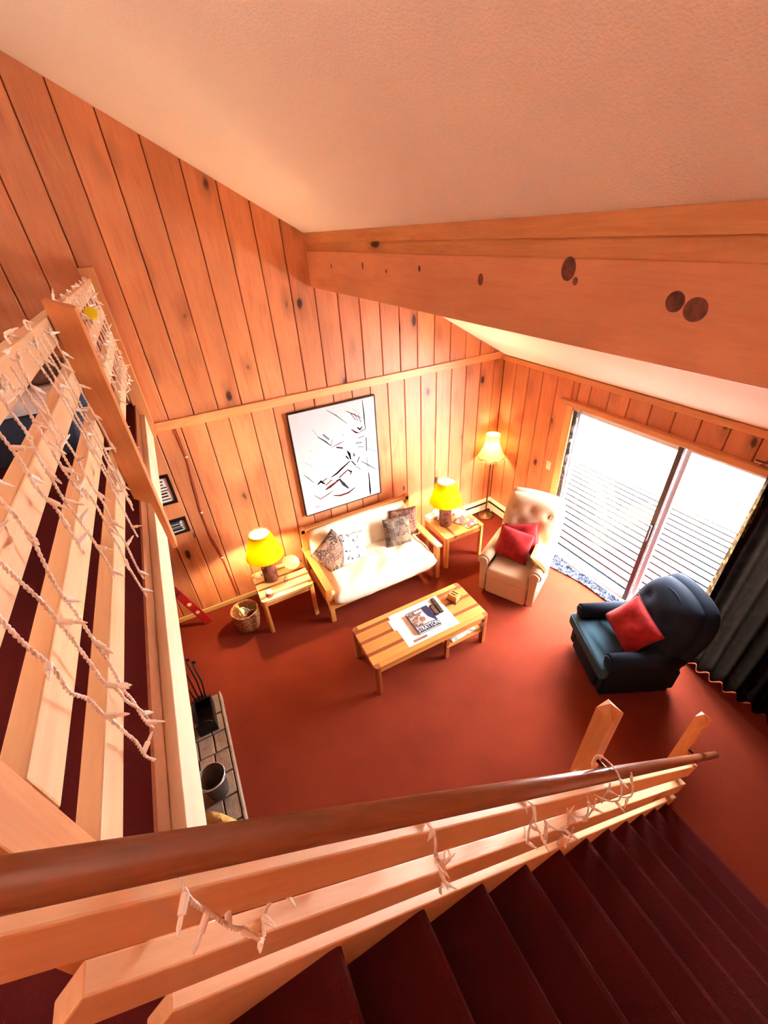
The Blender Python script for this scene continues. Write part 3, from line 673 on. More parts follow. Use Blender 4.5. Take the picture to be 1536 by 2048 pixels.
striped_table('side_table', 'pale striped side table left of the sofa', -3.76, -3.165, -.745, -.22, .50,
    [(.06, 0), (.03, 1), (.10, 0), (.03, 1), (.09, 0), (.03, 1), (.10, 0), (.03, 1), (.06, 0)], .05, True)
# the right-hand table: stripes run towards the wall
def table_r():
    x0, x1, y0, y1, top = -1.44, -.835, -.865, -.34, .50
    t = thing('side_table', 'orange wood side table with one dark stripe right of the sofa', 'table', ((x0 + x1) / 2, (y0 + y1) / 2, 0))
    st = [(.05, 0), (.07, 0), (.04, 1), (.12, 0), (.12, 0), (.10, 0), (.035, 1), (.05, 0)]; tot = sum(s[0] for s in st); x = x0; lw = .05
    for i, (wd, dk) in enumerate(st):
        ww = wd / tot * (x1 - x0); a0, a1 = (y0 + lw, y1 - lw) if i in (0, len(st) - 1) else (y0, y1)
        obj('slat', box(x + .0006, x + ww - .0006, a0, a1, top - .035, top), 'oak_dk' if dk else 'oak_ly', t, world=True, bevel=.0015, seg=1); x += ww
    for sx in (0, 1):
        for sy in (0, 1):
            cx = x0 + lw / 2 if sx == 0 else x1 - lw / 2; cyy = y0 + lw / 2 if sy == 0 else y1 - lw / 2
            bm = box(cx - lw / 2, cx + lw / 2, cyy - lw / 2, cyy + lw / 2, 0, top - .001)
            e = [e for e in bm.edges if abs(e.verts[0].co.x - e.verts[1].co.x) < 1e-6 and abs(e.verts[0].co.y - e.verts[1].co.y) < 1e-6 and (e.verts[0].co.x > cx) == (sx == 1) and (e.verts[0].co.y > cyy) == (sy == 1)]
            bmesh.ops.bevel(bm, geom=e, offset=.03, segments=5, profile=.5, affect='EDGES')
            obj('leg', bm, 'oak_lz', t, world=True)
    for a in ((x0 + lw, x1 - lw, y0 + .012, y0 + .03), (x0 + lw, x1 - lw, y1 - .03, y1 - .012)): obj('apron', box(a[0], a[1], a[2], a[3], top - .085, top - .035), 'oak_lt', t, world=True)
    for a in ((x0 + .012, x0 + .03), (x1 - .03, x1 - .012)): obj('apron', box(a[0], a[1], y0 + lw, y1 - lw, top - .085, top - .035), 'oak_lt', t, world=True)
table_r()

# ------------------------------------------------------------------ lamps
def point(name, loc, e, col, rad, parent):
    l = bpy.data.lights.new(name, 'POINT'); l.energy = e; l.color = col; l.shadow_soft_size = rad
    o = bpy.data.objects.new(name, l); C.objects.link(o); o.location = loc; o.parent = parent
def table_lamp(x, y, label, e, tilt=0.0):
    t = thing('table_lamp', label, 'lamp', (x, y, .50), 0, 'table lamps beside the sofa')
    obj('base', lathe([(0, 0), (.076, 0), (.082, .012), (.083, .18), (.080, .335), (.070, .350), (0, .353)], 28), 'glaze', t, True)
    obj('stem', lathe([(.012, .350), (.012, .36), (.018, .365), (.018, .40), (0, .40)], 12), 'brass', t, True)
    obj('bulb', lathe([(0, .40), (.014, .40), (.03, .44), (.03, .47), (.015, .50), (0, .505)], 14), 'bulb_on', t, True)
    sh = obj('lamp_shade', lathe([(.208, .362), (.112, .660), (.1105, .660), (.2065, .362), (.208, .362)], 40), 'shade_y', t, True)
    obj('lining', lathe([(.2045, .363), (.1085, .659), (.1075, .659), (.2035, .363), (.2045, .363)], 40), 'shade_w', sh, True)
    obj('spider_ring', tube([(.108 * math.cos(a), 0.108 * math.sin(a), .652) for a in [k * PI / 10 for k in range(21)]], .002, 5), 'brass', sh)
    bm = tube([(0, 0, .40), (.045, 0, .46), (.02, 0, .65), (0, 0, .65)], .0018, 5); tube([(0, 0, .40), (-.045, 0, .46), (-.02, 0, .65), (0, 0, .65)], .0018, 5, bm)
    obj('harp', bm, 'brass', sh)
    bm = bmesh.new()
    for k in range(3): a = 2 * PI * k / 3; tube([(0, 0, .65), (.108 * math.cos(a), .108 * math.sin(a), .652)], .0018, 5, bm)
    obj('spider', bm, 'brass', sh); obj('finial', lathe([(0, .645), (.008, .65), (.010, .665), (0, .675)], 10), 'brass', sh, True)
    point('lamp_light', (0, 0, .452), e, (1.0, .70, .38), .04, t)
table_lamp(-3.565, -.415, 'lit table lamp with yellow shade on the pale table left of the sofa', 100)
table_lamp(-1.265, -.585, 'lit table lamp with yellow shade on the orange table right of the sofa', 100)
fl = thing('floor_lamp', 'slim floor lamp with cream bell shade in the corner', 'lamp', (-.205, -.165, 0))
obj('base', lathe([(0, 0), (.12, 0), (.125, .012), (.10, .022), (.03, .035), (.014, .06), (0, .06)], 24), 'brass', fl, True)
obj('pole', lathe([(.011, .05), (.011, .62), (.016, .63), (.011, .64), (.011, 1.10), (.018, 1.105), (.018, 1.14), (0, 1.14)], 12), 'brass', fl, True)
obj('bulb', lathe([(0, 1.14), (.014, 1.14), (.03, 1.18), (.03, 1.21), (.015, 1.24), (0, 1.245)], 14), 'bulb_on', fl, True)
prof = []
for k in range(11):
    f = k / 10; prof.append((.195 - .105 * (1 - (1 - f) ** 1.8), 1.02 + .29 * f))
prof += [(.098, 1.325), (.102, 1.345), (.098, 1.365)]
inner = [(r - .002, z) for r, z in prof[::-1]]
sh = obj('lamp_shade', lathe(prof + inner + [prof[0]], 48, fn=lambda r, z, a: (r * (1 + .012 * math.cos(8 * a)), z - .008 * math.cos(8 * a) * (z < 1.05))), 'shade_c', fl, True)
bm = bmesh.new()
for k in range(48):
    a = 2 * PI * k / 48; r = .194 * (1 + .012 * math.cos(8 * a)); z = 1.018 - .008 * math.cos(8 * a)
    tube([(r * math.cos(a), r * math.sin(a), z + .01), (r * math.cos(a), r * math.sin(a), z - .022)], .005, 5, bm)
obj('fringe', bm, 'shade_c', sh)
bm = bmesh.new()
for k in range(8):
    a = 2 * PI * (k + .5) / 8; tube([((r + .001) * math.cos(a), (r + .001) * math.sin(a), z) for r, z in prof], .0025, 5, bm)
obj('shade_ribs', bm, 'shade_c', sh)
point('lamp_light', (0, 0, 1.195), 22, (1.0, .76, .46), .04, fl)

# unseen uplighter in the loft behind the viewer, added to brighten the ceiling
up = thing('added_uplight', 'added unseen brass uplighter in the loft that brightens the ceiling', 'lamp', (-6.5, -4.1, ZL))
obj('base', lathe([(0, 0), (.14, 0), (.145, .012), (.03, .03), (.015, .05), (0, .05)], 24), 'brass', up, True)
obj('pole', lathe([(.012, .04), (.012, 1.55), (0, 1.55)], 12), 'brass', up, True)
obj('lamp_shade', lathe([(.02, 1.54), (.08, 1.56), (.15, 1.62), (.165, 1.68), (.16, 1.68), (.145, 1.625), (.078, 1.568), (.0, 1.555)], 30), 'brass', up, True)
obj('bulb', lathe([(0, 1.56), (.014, 1.565), (.03, 1.60), (.028, 1.625), (0, 1.64)], 14), 'bulb_on', up, True)
point('lamp_light', (0, 0, 1.66), 145, (1.0, .84, .68), .05, up)

# ------------------------------------------------------------------ sofa
sf = thing('sofa', 'wooden framed two seat sofa with off white futon cushions', 'sofa', (-2.335, -.55, 0))
SX0, SX1 = -3.10, -1.575
for (a, b) in ((SX0, SX0 + .085), (SX1 - .085, SX1)):
    obj('arm', box(a, b, -.985, -.12, .520, .550), 'oak_ly', sf, world=True, bevel=.006)
    obj('leg', box(a + .015, b - .015, -.955, -.885, 0, .520), 'oak_lz', sf, world=True, bevel=.005)
    obj('leg', box(a + .015, b - .015, -.205, -.135, 0, .865), 'oak_lz', sf, world=True, bevel=.005)
    obj('side_rail', box(a + .025, b - .025, -.885, -.22, .18, .25), 'oak_ly', sf, world=True, bevel=.004)
obj('front_rail', box(SX0 + .07, SX1 - .07, -.93, -.90, .17, .26), 'oak_lt', sf, world=True, bevel=.004)
obj('back_rail', box(SX0 + .02, SX1 - .02, -.165, -.135, .79, .85), 'oak_lt', sf, world=True, bevel=.005)
obj('back_rail', box(SX0 + .02, SX1 - .02, -.205, -.18, .80, .86), 'oak_lt', sf, world=True, bevel=.005)
obj('back_rail', box(SX0 + .07, SX1 - .07, -.24, -.215, .30, .36), 'oak_lt', sf, world=True, bevel=.005)
for k in range(7):
    xx = SX0 + .2 + k * 0.185; obj('slat', box(xx, xx + .05, -.205, -.19, .36, .77), 'oak_lz', sf, world=True)
bm = cushion(1.40, .72, .29, 30, .10, dents=[(-.35, .05), (.02, -.02), (.36, .04), (-.1, .2)], depth=.022, dr=.10, flat=8, wrinkle=.035, seed=3)
obj('seat_cushion', bm, 'futon', sf, True, loc=(0.0, -.10, .335), rot=(-PI / 2, 0, 0))
bm = cushion(1.385, .58, .17, 28, .30, dents=[(-.1, .0), (.35, .03)], depth=.012, dr=.09, flat=6, wrinkle=.02, seed=9)
obj('back_cushion', bm, 'futon', sf, True, loc=(0.0, .245, .58), rot=(-math.radians(17), 0, 0))

def pillow(name, label, mat, loc, rot, wd=.42, h=.42, t=.15, seed=0, group=None, piping=None):
    root = tag(obj(name, cushion(wd, h, t, 16, .06, .07, flat=2.2, wrinkle=.03, seed=seed), mat, None, True, loc=loc), label, 'pillow', group)
    root.rotation_euler = rot
    # seam cord round the edge
    pts = []
    n = 10
    def e(u, v): return (wd / 2 * u * math.sqrt(1 - .06 * v * v / 2) * (1 - .07 * (1 - v * v) * u * u), 0, h / 2 * v * math.sqrt(1 - .06 * u * u / 2) * (1 - .07 * (1 - u * u) * v * v))
    for k in range(n): pts.append(e(-1 + 2 * k / n, -1))
    for k in range(n): pts.append(e(1, -1 + 2 * k / n))
    for k in range(n): pts.append(e(1 - 2 * k / n, 1))
    for k in range(n + 1): pts.append(e(-1, 1 - 2 * k / n))
    obj('seam', tube(pts, .004, 5), mat, root, True)
    return root
R = math.radians
pillow('throw_pillow', 'brown patchwork pillow leaning on the left sofa arm', 'plaid', (-2.80, -.50, .60), (R(-30), R(-24), R(24)), .42, .46, .16, 1, 'sofa pillows')
pillow('throw_pillow', 'white pillow with small grey print beside the brown patchwork pillow', 'white_print', (-2.56, -.50, .59), (R(-34), R(16), R(8)), .38, .38, .13, 2, 'sofa pillows')
pillow('throw_pillow', 'grey brown tapestry pillow in front at the right end of the sofa', 'plaid2', (-1.96, -.545, .63), (R(-20), R(2), R(-6)), .36, .38, .14, 3, 'sofa pillows')
pillow('throw_pillow', 'burgundy tapestry pillow tucked behind the grey brown one on the sofa', 'burg', (-1.80, -.43, .64), (R(-18), R(0), R(-12)), .36, .38, .13, 4, 'sofa pillows')

# ------------------------------------------------------------------ recliners
def scroll(sx, y0, y1, zr, rr, W=.0):
    # outline of an arm in x-z: upright panel and an outward roll
    P = []
    xin, xout = .255, .335
    P += [(xin, .06), (xout - .01, .06), (xout - .01, zr - rr * .9)]
    cx = xout - .012 - rr * .35
    for k in range(13):
        a = -PI * .30 + (PI * 1.45) * k / 12
        P.append((cx + rr * math.cos(a), zr + rr * math.sin(a)))
    P.append((xin, zr - rr * .3))
    P = [(p[0] * sx, p[1]) for p in P]
    bm = prism(P, 1, y0, y1)
    bmesh.ops.bevel(bm, geom=[e for e in bm.edges if abs(e.verts[0].co.y - e.verts[1].co.y) < 1e-6], offset=.012, segments=2, affect='EDGES')
    return bm
def recliner(name, label, loc, rz, mats, style):
    t = thing(name, label, 'armchair', loc, rz)
    m, ms = mats
    obj('base', soft(-.30, .30, .06, .74, .035, .30, .03), m, t, True)
    obj('front_panel', soft(-.245, .245, -.005, .09, .05, .36, .03), m, t, True)
    for s in (-1, 1):
        a = obj('arm', scroll(s, .01, .66, .515, .072), m, t)
        for p in a.data.polygons: p.use_smooth = abs(p.normal.y) < .5
        obj('arm_front', xf(lathe([(0, 0), (.052, 0), (.058, .006), (.045, .012), (0, .014)], 18), Matrix.Translation((s * .298, .012, .515)) @ Matrix.Rotation(PI / 2, 4, 'X')), m, a, True)
    if style == 'cream':
        obj('seat', soft(-.25, .25, -.025, .56, .29, .445, .055, 6), ms, t, True)
        dents = [(-.20, .20), (0, .22), (.20, .20), (-.11, .06), (.11, .06), (-.20, -.08), (0, -.08), (.20, -.08)]
        bk = obj('backrest', cushion(.66, .80, .24, 30, .22, dents=dents, depth=.027, dr=.05, flat=5, topround=.10), m, t, True, loc=(0, .66, .70), rot=(R(-20), 0, 0))
        obj('back_shell', cushion(.70, .84, .16, 20, .22, flat=6, topround=.10), m, t, True, loc=(0, .735, .695), rot=(R(-20), 0, 0))
        for (dx, dz) in dents[:5]: obj('button', lathe([(0, 0), (.011, .001), (.009, .006), (0, .008)], 10), m, bk, True, loc=(dx, -.090 + abs(dx) * .05, dz), rot=(PI / 2, 0, 0))
        # long vertical pleats between the buttons
        bm = bmesh.new()
        for sx in (-1, 1): tube([(sx * .24, -.072, .30), (sx * .215, -.088, .20), (sx * .20, -.080, .0), (sx * .215, -.085, -.2)], .008, 6, bm)
        obj('pleat', bm, m, bk, True)
    else:
        # T-shaped seat cushion that wraps in front of the arms
        bm = prism([(-.345, -.055), (.345, -.055), (.345, .035), (.252, .05), (.252, .54), (-.252, .54), (-.252, .05), (-.345, .035)], 2, .31, .45)
        bmesh.ops.bevel(bm, geom=bm.edges[:], offset=.035, segments=4, profile=.5, affect='EDGES', clamp_overlap=True)
        st = obj('seat', bm, ms, t, True)
        obj('welt', tube([(-.33, -.052, .437), (.33, -.052, .437)], .005, 6), ms, st, True)
        dents = [(-.16, .14), (.16, .14), (0, -.02)]
        bk = obj('backrest', cushion(.68, .78, .30, 30, .42, dents=dents, depth=.03, dr=.06, flat=4, topround=.20), m, t, True, loc=(0, .60, .665), rot=(R(-20), 0, 0))
        obj('back_shell', cushion(.74, .84, .22, 24, .45, flat=5, topround=.20), m, t, True, loc=(0, .69, .655), rot=(R(-20), 0, 0))
        pts = [(-.30 * 1.0, -.06, -.2)]
        arc = []
        for k in range(25):
            a = PI * k / 24; arc.append((-.275 * math.cos(a), -.105, .08 + .25 * math.sin(a)))
        obj('welt', tube(arc, .007, 6), m, bk, True)
        for (dx, dz) in dents: obj('button', lathe([(0, 0), (.012, .001), (.010, .007), (0, .009)], 10), m, bk, True, loc=(dx, -.112, dz), rot=(PI / 2, 0, 0))
    for sx in (-.25, .25):
        for yy in (.1, .68): obj('foot', box(sx - .025, sx + .025, yy - .025, yy + .025, 0, .04), 'black', t)
    return t
recliner('recliner', 'beige tufted recliner armchair beside the glass door', (-1.175, -1.695, 0), R(-62.0), ('cream_fab', 'cream_fab'), 'cream')
recliner('recliner', 'navy blue rounded recliner armchair in front of the curtain', (-1.115, -2.785, 0), R(-116), ('navy_fab', 'navy_seat'), 'navy')
pillow('throw_pillow', 'red velvet pillow at the front of the beige recliner seat', 'red_velvet', (-.93, -1.50, .64), (R(-24), R(6), R(-58)), .40, .38, .16, 5, 'red velvet pillows')
pillow('throw_pillow', 'red velvet pillow behind the other red one on the beige recliner', 'red_velvet', (-.80, -1.49, .67), (R(-20), R(-14), R(-50)), .38, .38, .12, 6, 'red velvet pillows')
pillow('throw_pillow', 'tan bolster cushion lying along the arm of the beige recliner', 'tan_fab', (-.77, -1.79, .60), (R(-52), R(8), R(34)), .42, .26, .15, 7)
pillow('throw_pillow', 'red velvet pillow on the navy blue recliner', 'red_velvet', (-.815, -2.945, .63), (R(-30), R(14), R(-112)), .44, .40, .17, 8, 'red velvet pillows')

# ------------------------------------------------------------------ things on the tables
tp = .4205
bm = box(-2.64, -2.045, -1.985, -1.545, tp, tp + .0012)
ps = tag(obj('paper_sheet', bm, 'paper'), 'large white paper spread on the coffee table under the book', 'paper')
obj('printed_label', box(-2.57, -2.41, -1.965, -1.935, tp + .0012, tp + .0018), 'brown_print', ps)
tag(obj('paper_sheet', box(-2.67, -2.45, -1.74, -1.60, tp + .0013, tp + .0022), 'paper'), 'small white sheet sticking out left of the large paper', 'paper')
bk = thing('hardback_book', 'dark blue hardback book with white title on the coffee table', 'book', (-2.35, -1.77, tp + .0024), 0)
bw, bd = .256, .285
obj('cover', box(-bw / 2, bw / 2, -bd / 2, bd / 2, 0, .003), 'navy_cover', bk); obj('pages', box(-bw / 2 + .005, bw / 2 - .004, -bd / 2 + .005, bd / 2 - .004, .003, .022), 'page', bk)
fc = obj('cover', box(-bw / 2, bw / 2, -bd / 2, bd / 2, .022, .026), 'navy_cover', bk, bevel=.001); obj('spine', box(bw / 2 - .003, bw / 2 + .002, -bd / 2, bd / 2, 0, .026), 'navy_cover', bk)
obj('cover_photograph', box(-bw / 2 + .002, .055, -.085, bd / 2 - .005, .026, .0264), 'bookart', fc)
bm = prism([(-.02, -.06), (.105, -.07), (.06, .0), (.045, .09), (.01, .06), (-.015, .02)], 2, .0264, .0267); obj('white_shape', bm, 'paper', fc)
obj('skier_shape', lathe([(0, .0266), (.035, .0266), (.035, .027), (0, .027)], 18, cx=-.005, cy=.0), 'brown_print', fc)
obj('author_strip', box(-.04, .05, .095, .118, .0265, .0269), 'paper', fc)
cu = bpy.data.curves.new('title_lettering', 'FONT'); cu.body = 'STRATTON'; cu.align_x = 'CENTER'; cu.align_y = 'CENTER'; cu.size = .078; cu.extrude = .0004
cu.materials.append(M['paper']); tmp = bpy.data.objects.new('title_curve', cu); C.objects.link(tmp)
bpy.context.view_layer.update(); tme = bpy.data.meshes.new_from_object(tmp.evaluated_get(bpy.context.evaluated_depsgraph_get())); bpy.data.objects.remove(tmp); bpy.data.curves.remove(cu)
to = bpy.data.objects.new('title_lettering', tme); C.objects.link(to); to.parent = fc; to['kind'] = 'stuff'; to.location = (0, -.108, .0268); to.scale = (.62, 1, 1)
def remote(label, x, y, rz, L):
    r = thing('remote_control', label, 'remote', (x, y, tp + .0014), rz, 'remote controls on the coffee table')
    b = obj('body', soft(-.024, .024, -L / 2, L / 2, 0, .02, .006, 3), 'black', r, True); bm = bmesh.new()
    for i in range(3):
        for j in range(7): box(-.016 + i * .012, -.008 + i * .012, -L / 2 + .02 + j * (L - .04) / 7, -L / 2 + .02 + j * (L - .04) / 7 + .008, .019, .022, bm)
    obj('buttons', bm, 'brown_print', b)
remote('long black remote control beside the book', -2.118, -1.675, R(-3), .22)
remote('short black remote control touching the book', -2.178, -1.715, R(-3), .15)
on = thing('wooden_ornament', 'small carved wooden block ornament with dark slots on the coffee table', 'ornament', (-1.905, -1.685, tp), R(22))
obj('block', soft(-.045, .045, -.055, .055, 0, .085, .006, 2), 'oak_lz', on); obj('base', box(-.055, .055, -.065, .065, 0, .008), 'oak_dk', on, bevel=.002)
for xx, zz, hh in ((-.018, .086, .05), (.014, .086, .072)): obj('slot', box(xx, xx + .012, -hh / 2, hh / 2, .083, .0865), 'black', on)
obj('wire_loop', tube([(.05 + .03 * math.cos(a), -.045 + .03 * math.sin(a), .02 + .012 * math.sin(2 * a)) for a in [k * PI / 8 for k in range(17)]], .003, 6), 'brass', on, True)
for i, (x, y, r, mt) in enumerate(((-1.99, -1.85, .05, 'mag2'), (-2.0, -1.83, -.06, 'mag2'))):
    tag(obj('magazine', box(-.15, .16, -.15, .13, 0, .008), mt, loc=(x, y, .1955 + i * .0085), rot=(0, 0, r)), ('lower' if i == 0 else 'upper') + ' pale magazine on the shelf under the coffee table', 'magazine', 'magazines under the coffee table')

# left side table
cn = thing('candle', 'short tin candle at the front of the left side table', 'candle', (-3.65, -.655, .5))
obj('holder', lathe([(0, 0), (.036, 0), (.040, .004), (.040, .030), (.037, .032), (.037, .026), (0, .026)], 22), 'candle_wax', cn, True); obj('lid', lathe([(.042, .030), (.042, .040), (.038, .044), (0, .045)], 22), 'tin', cn, True)
ml = thing('wooden_dish', 'shallow pale wooden dish tipped against the wall on the left side table', 'dish', (-3.30, -.34, .542), R(20)); ml.rotation_euler = (R(24), 0, R(20))
obj('bowl', lathe([(0, 0), (.06, .004), (.095, .03), (.10, .045), (.094, .045), (.088, .032), (.055, .012), (0, .010)], 30), 'oak_pale', ml, True); obj('rim', tube([(.097 * math.cos(a), .097 * math.sin(a), .046) for a in [k * PI / 14 for k in range(29)]], .004, 6), 'oak_lt', ml, True)
gf = thing('glass_figurine', 'tiny clear glass figurine on the left side table', 'figurine', (-3.43, -.53, .5))
obj('body', lathe([(0, 0), (.022, .002), (.026, .014), (.018, .03), (.010, .036), (0, .037)], 14), 'crystal', gf, True); obj('head', lathe([(0, .034), (.011, .040), (.012, .05), (.006, .058), (0, .06)], 12), 'crystal', gf, True)
obj('tail', tube([(.0, .02, .012), (.01, .045, .02), (.012, .05, .045)], .005, 6), 'crystal', gf, True)
cs = thing('coaster', 'small pale coaster behind the left lamp', 'coaster', (-3.70, -.31, .5)); obj('disc', lathe([(0, 0), (.035, 0), (.037, .004), (.037, .01), (0, .01)], 20), 'paper', cs, True); obj('inlay', lathe([(0, .01), (.024, .01), (.024, .012), (0, .012)], 18), 'mag2', cs, True)

# right side table
tb = thing('tissue_box', 'white tissue box behind the right lamp', 'box', (-1.335, -.41, .5), R(4))
obj('carton', soft(-.10, .10, -.055, .055, 0, .075, .004, 2), 'paper', tb); obj('tissue', cushion(.08, .09, .03, 10, .3, wrinkle=.05, seed=5), 'paper', tb, True, loc=(0, 0, .10), rot=(R(20), 0, R(30)))
obj('printed_emblem', box(-.03, .02, -.0565, -.055, .02, .05), 'brown_print', tb)
mug = thing('mug', 'white mug with red stripes on the right side table', 'mug', (-1.08, -.46, .5)); obj('cup', lathe([(0, 0), (.034, 0), (.038, .01), (.040, .09), (.037, .09), (.035, .012), (0, .01)], 24), 'paper', mug, True)
for k in range(5):
    a = -2.4 + k * .35; obj('stripe', tube([(.0395 * math.cos(a), .0395 * math.sin(a), .012), (.041 * math.cos(a), .041 * math.sin(a), .055)], .004, 5), 'sign_red', mug)
obj('handle', tube([(.038 + .028 * math.sin(a), 0, .045 + .028 * math.cos(a)) for a in [k * PI / 8 for k in range(9)]], .006, 6), 'paper', mug, True)
for i, (x, y, r, mt, lb) in enumerate(((-.995, -.68, .35, 'mag', 'bottom magazine of the fanned pile on the right side table'), (-1.0, -.69, .15, 'mag', 'middle magazine of the fanned pile on the right side table'), (-1.015, -.675, .52, 'mag', 'top magazine of the fanned pile on the right side table'))):
    tag(obj('magazine', box(-.10, .10, -.13, .13, 0, .006), mt, loc=(x, y, .5005 + i * .0065), rot=(0, 0, r)), lb, 'magazine', 'magazines on the side table')
tag(obj('folded_paper', box(-.07, .07, -.10, .10, 0, .010), 'paper', loc=(-.95, -.47, .5005), rot=(0, 0, .2)), 'folded white paper at the back of the right side table', 'paper')

# basket
bs = thing('basket', 'round wicker basket of papers on the floor beside the left side table', 'basket', (-3.955, -.50, 0))
rows = 22; prof = []
for k in range(rows + 1):
    f = k / rows; prof.append((.115 + .035 * math.sin(f * PI * .62), .004 + .27 * f))
inner = [(r - .010, max(z, .014)) for r, z in prof[::-1]]
P = [(0, .0)] + prof + inner + [(0, .014)]
zs = [p[1] for p in prof]
obj('weave', lathe(P, 64, fn=lambda r, z, a: (r + .005 * math.sin(20 * a + PI * round(z / (.27 / rows))), z)), 'wicker', bs, True)
obj('rim', tube([(.148 * math.cos(a) * 1.0, .148 * math.sin(a), .276 + .003 * math.sin(18 * a)) for a in [k * PI / 32 for k in range(65)]], .008, 7), 'wicker', bs, True)
rp = thing('rolled_paper', 'pale rolled poster standing in the wicker basket', 'paper roll', (-3.955, -.50, .02)); rp.rotation_euler = (R(10), R(-8), 0)
bm = lathe([(.014, 0), (.014, .42), (.011, .42), (.011, .003), (0, .003)], 14); obj('sheet', bm, 'oak_pale', rp, True); obj('band', lathe([(.0148, .2), (.0148, .215)], 14), 'paper', rp, True)
for i, (x, y, rx, ry, rz, mt, lb) in enumerate(((-4.00, -.49, -6, 8, 80, 'paper', 'crumpled white newspaper in the wicker basket'), (-3.91, -.54, 8, -10, 20, 'mag', 'folded printed newspaper in the wicker basket'), (-3.93, -.46, -10, 4, 130, 'mag2', 'pale catalogue at the back of the wicker basket'))):
    tag(obj('newspaper', cushion(.12, .22, .02, 12, .1, wrinkle=.08, seed=i * 3.1), mt, None, True, loc=(x, y, .155), rot=(R(rx), R(ry), R(rz))), lb, 'newspaper', 'papers in the basket')

# red ski with snowflakes leaning by the wall
sk = thing('decorative_ski', 'short red wooden ski with cream snowflakes leaning against the plank wall', 'ski', (-4.372, -.20, .006)); 
dv = Vector((-4.62, -.055, .60)) - Vector(sk.location); zax = dv.normalized(); xax = Vector((0, 0, 1)).cross(Vector((0, -1, 0))); yax = Vector((0, -1, .25)); yax = (yax - zax * yax.dot(zax)).normalized(); xax = yax.cross(zax)
sk.rotation_euler = Matrix((xax, yax, zax)).transposed().to_euler()
obj('board', box(-.045, .045, -.008, .008, 0, .62), 'sign_red', sk, bevel=.004)
for zz in (.20, .34):
    bm = bmesh.new()
    for k in range(3): xf_b = box(-.026, .026, .0085, .011, -.0045, .0045); xf(xf_b, Matrix.Translation((0, 0, zz)) @ Matrix.Rotation(k * PI / 3, 4, 'Y')); me = bpy.data.meshes.new('tmp'); xf_b.to_mesh(me); bm.from_mesh(me); xf_b.free(); bpy.data.meshes.remove(me)
    obj('snowflake', bm, 'cream_paint', sk)
obj('strap', tube([(-.05, .012, .52), (0, .03, .53), (.05, .012, .52)], .006, 6), 'black', sk, True)

# ------------------------------------------------------------------ hearth and things on it
he = struct(obj('hearth', box(-5.05, -4.415, -2.95, -1.285, 0, .085), 'soil', bevel=.004), 'raised stone hearth under the loft edge')
obj('edge_strip', box(-4.418, -4.400, -2.95, -1.275, 0, .10), 'slate', he, bevel=.004)
yy = -1.29; ri = 0
while yy > -2.94:
    L = .17 + .05 * random.random(); y1 = max(yy - L, -2.945)
    xs = [-4.42, -4.53 - .02 * random.random(), -4.69 + .03 * random.random(), -4.87 + .02 * random.random(), -5.045]
    for a, b in zip(xs, xs[1:]):
        o1 = .03 * (random.random() - .5)
        obj('stone', box(b + .006, a - .006, y1 + .006, yy - .006, .08, .094 + .006 * random.random()), 'slate', he, bevel=.004, seg=1)
    yy = y1
fw = thing('log_rack', 'black iron fireside rack at the end of the hearth', 'rack', (-4.545, -1.50, .1))
obj('tray', box(-.085, .075, -.17, .13, .0, .012), 'iron', fw); obj('side_plate', box(.065, .075, -.17, .13, .012, .13), 'iron', fw); obj('side_plate', box(-.085, -.075, -.17, .13, .012, .13), 'iron', fw)
obj('front_plate', box(-.085, .075, -.175, -.165, .012, .15), 'iron', fw); obj('back_plate', box(-.085, .075, .125, .135, .012, .10), 'iron', fw)
obj('handle_bar', tube([(-.08, -.17, .13), (-.05, -.17, .17), (.04, -.17, .17), (.07, -.17, .13)], .006, 6), 'iron', fw, True)
ts = thing('fireplace_tools', 'wrought iron fireplace tool set with scrolled handles beside the hearth', 'tool set', (-4.60, -1.24, 0))
obj('base', lathe([(0, 0), (.08, 0), (.08, .01), (.02, .02), (0, .02)], 18), 'iron', ts, True)
for k, (dx, hz) in enumerate(((-.05, .62), (0, .70), (.05, .60), (.085, .54))):
    tl = obj('tool', tube([(dx * .6, .0, .018), (dx, .01, hz * .5), (dx, .01, hz)], .007, 7), 'iron', ts, True)
    sp = [(dx + .012 + (.004 + .016 * q / 16) * math.cos(q * .55) , .01, hz + .02 + (.004 + .016 * q / 16) * math.sin(q * .55)) for q in range(17)]
    obj('scroll', tube(sp, .005, 6), 'iron', tl, True)
bu = thing('ash_bucket', 'dull metal ash bucket standing on the hearth', 'bucket', (-4.55, -2.20, .1))
obj('pail', lathe([(0, 0), (.075, 0), (.078, .01), (.10, .24), (.104, .245), (.098, .245), (.075, .015), (0, .012)], 30), 'galv', bu, True); obj('rim', tube([(.101 * math.cos(a), .101 * math.sin(a), .246) for a in [k * PI / 16 for k in range(33)]], .004, 6), 'tin', bu, True)
obj('bail', tube([(.10 * math.cos(a), -.02 - .10 * abs(math.sin(a)), .22 + .05 * math.sin(a)) for a in [k * PI / 10 for k in range(11)]], .003, 6), 'tin', bu, True)
lg = thing('firewood_log', 'pale bark log leaning over the hearth edge', 'log', (-4.47, -2.60, .1))
pts = [(-.16, .16, .20), (-.08, .08, .215), (0, 0, .20), (.06, -.09, .17), (.11, -.19, .13)]
obj('bark', tube(pts, .045, 12, radii=[.038, .046, .044, .048, .042]), 'bark', lg, True); obj('knot_stub', tube([(-.06, .07, .24), (-.05, .05, .275)], .012, 7), 'bark', lg, True)
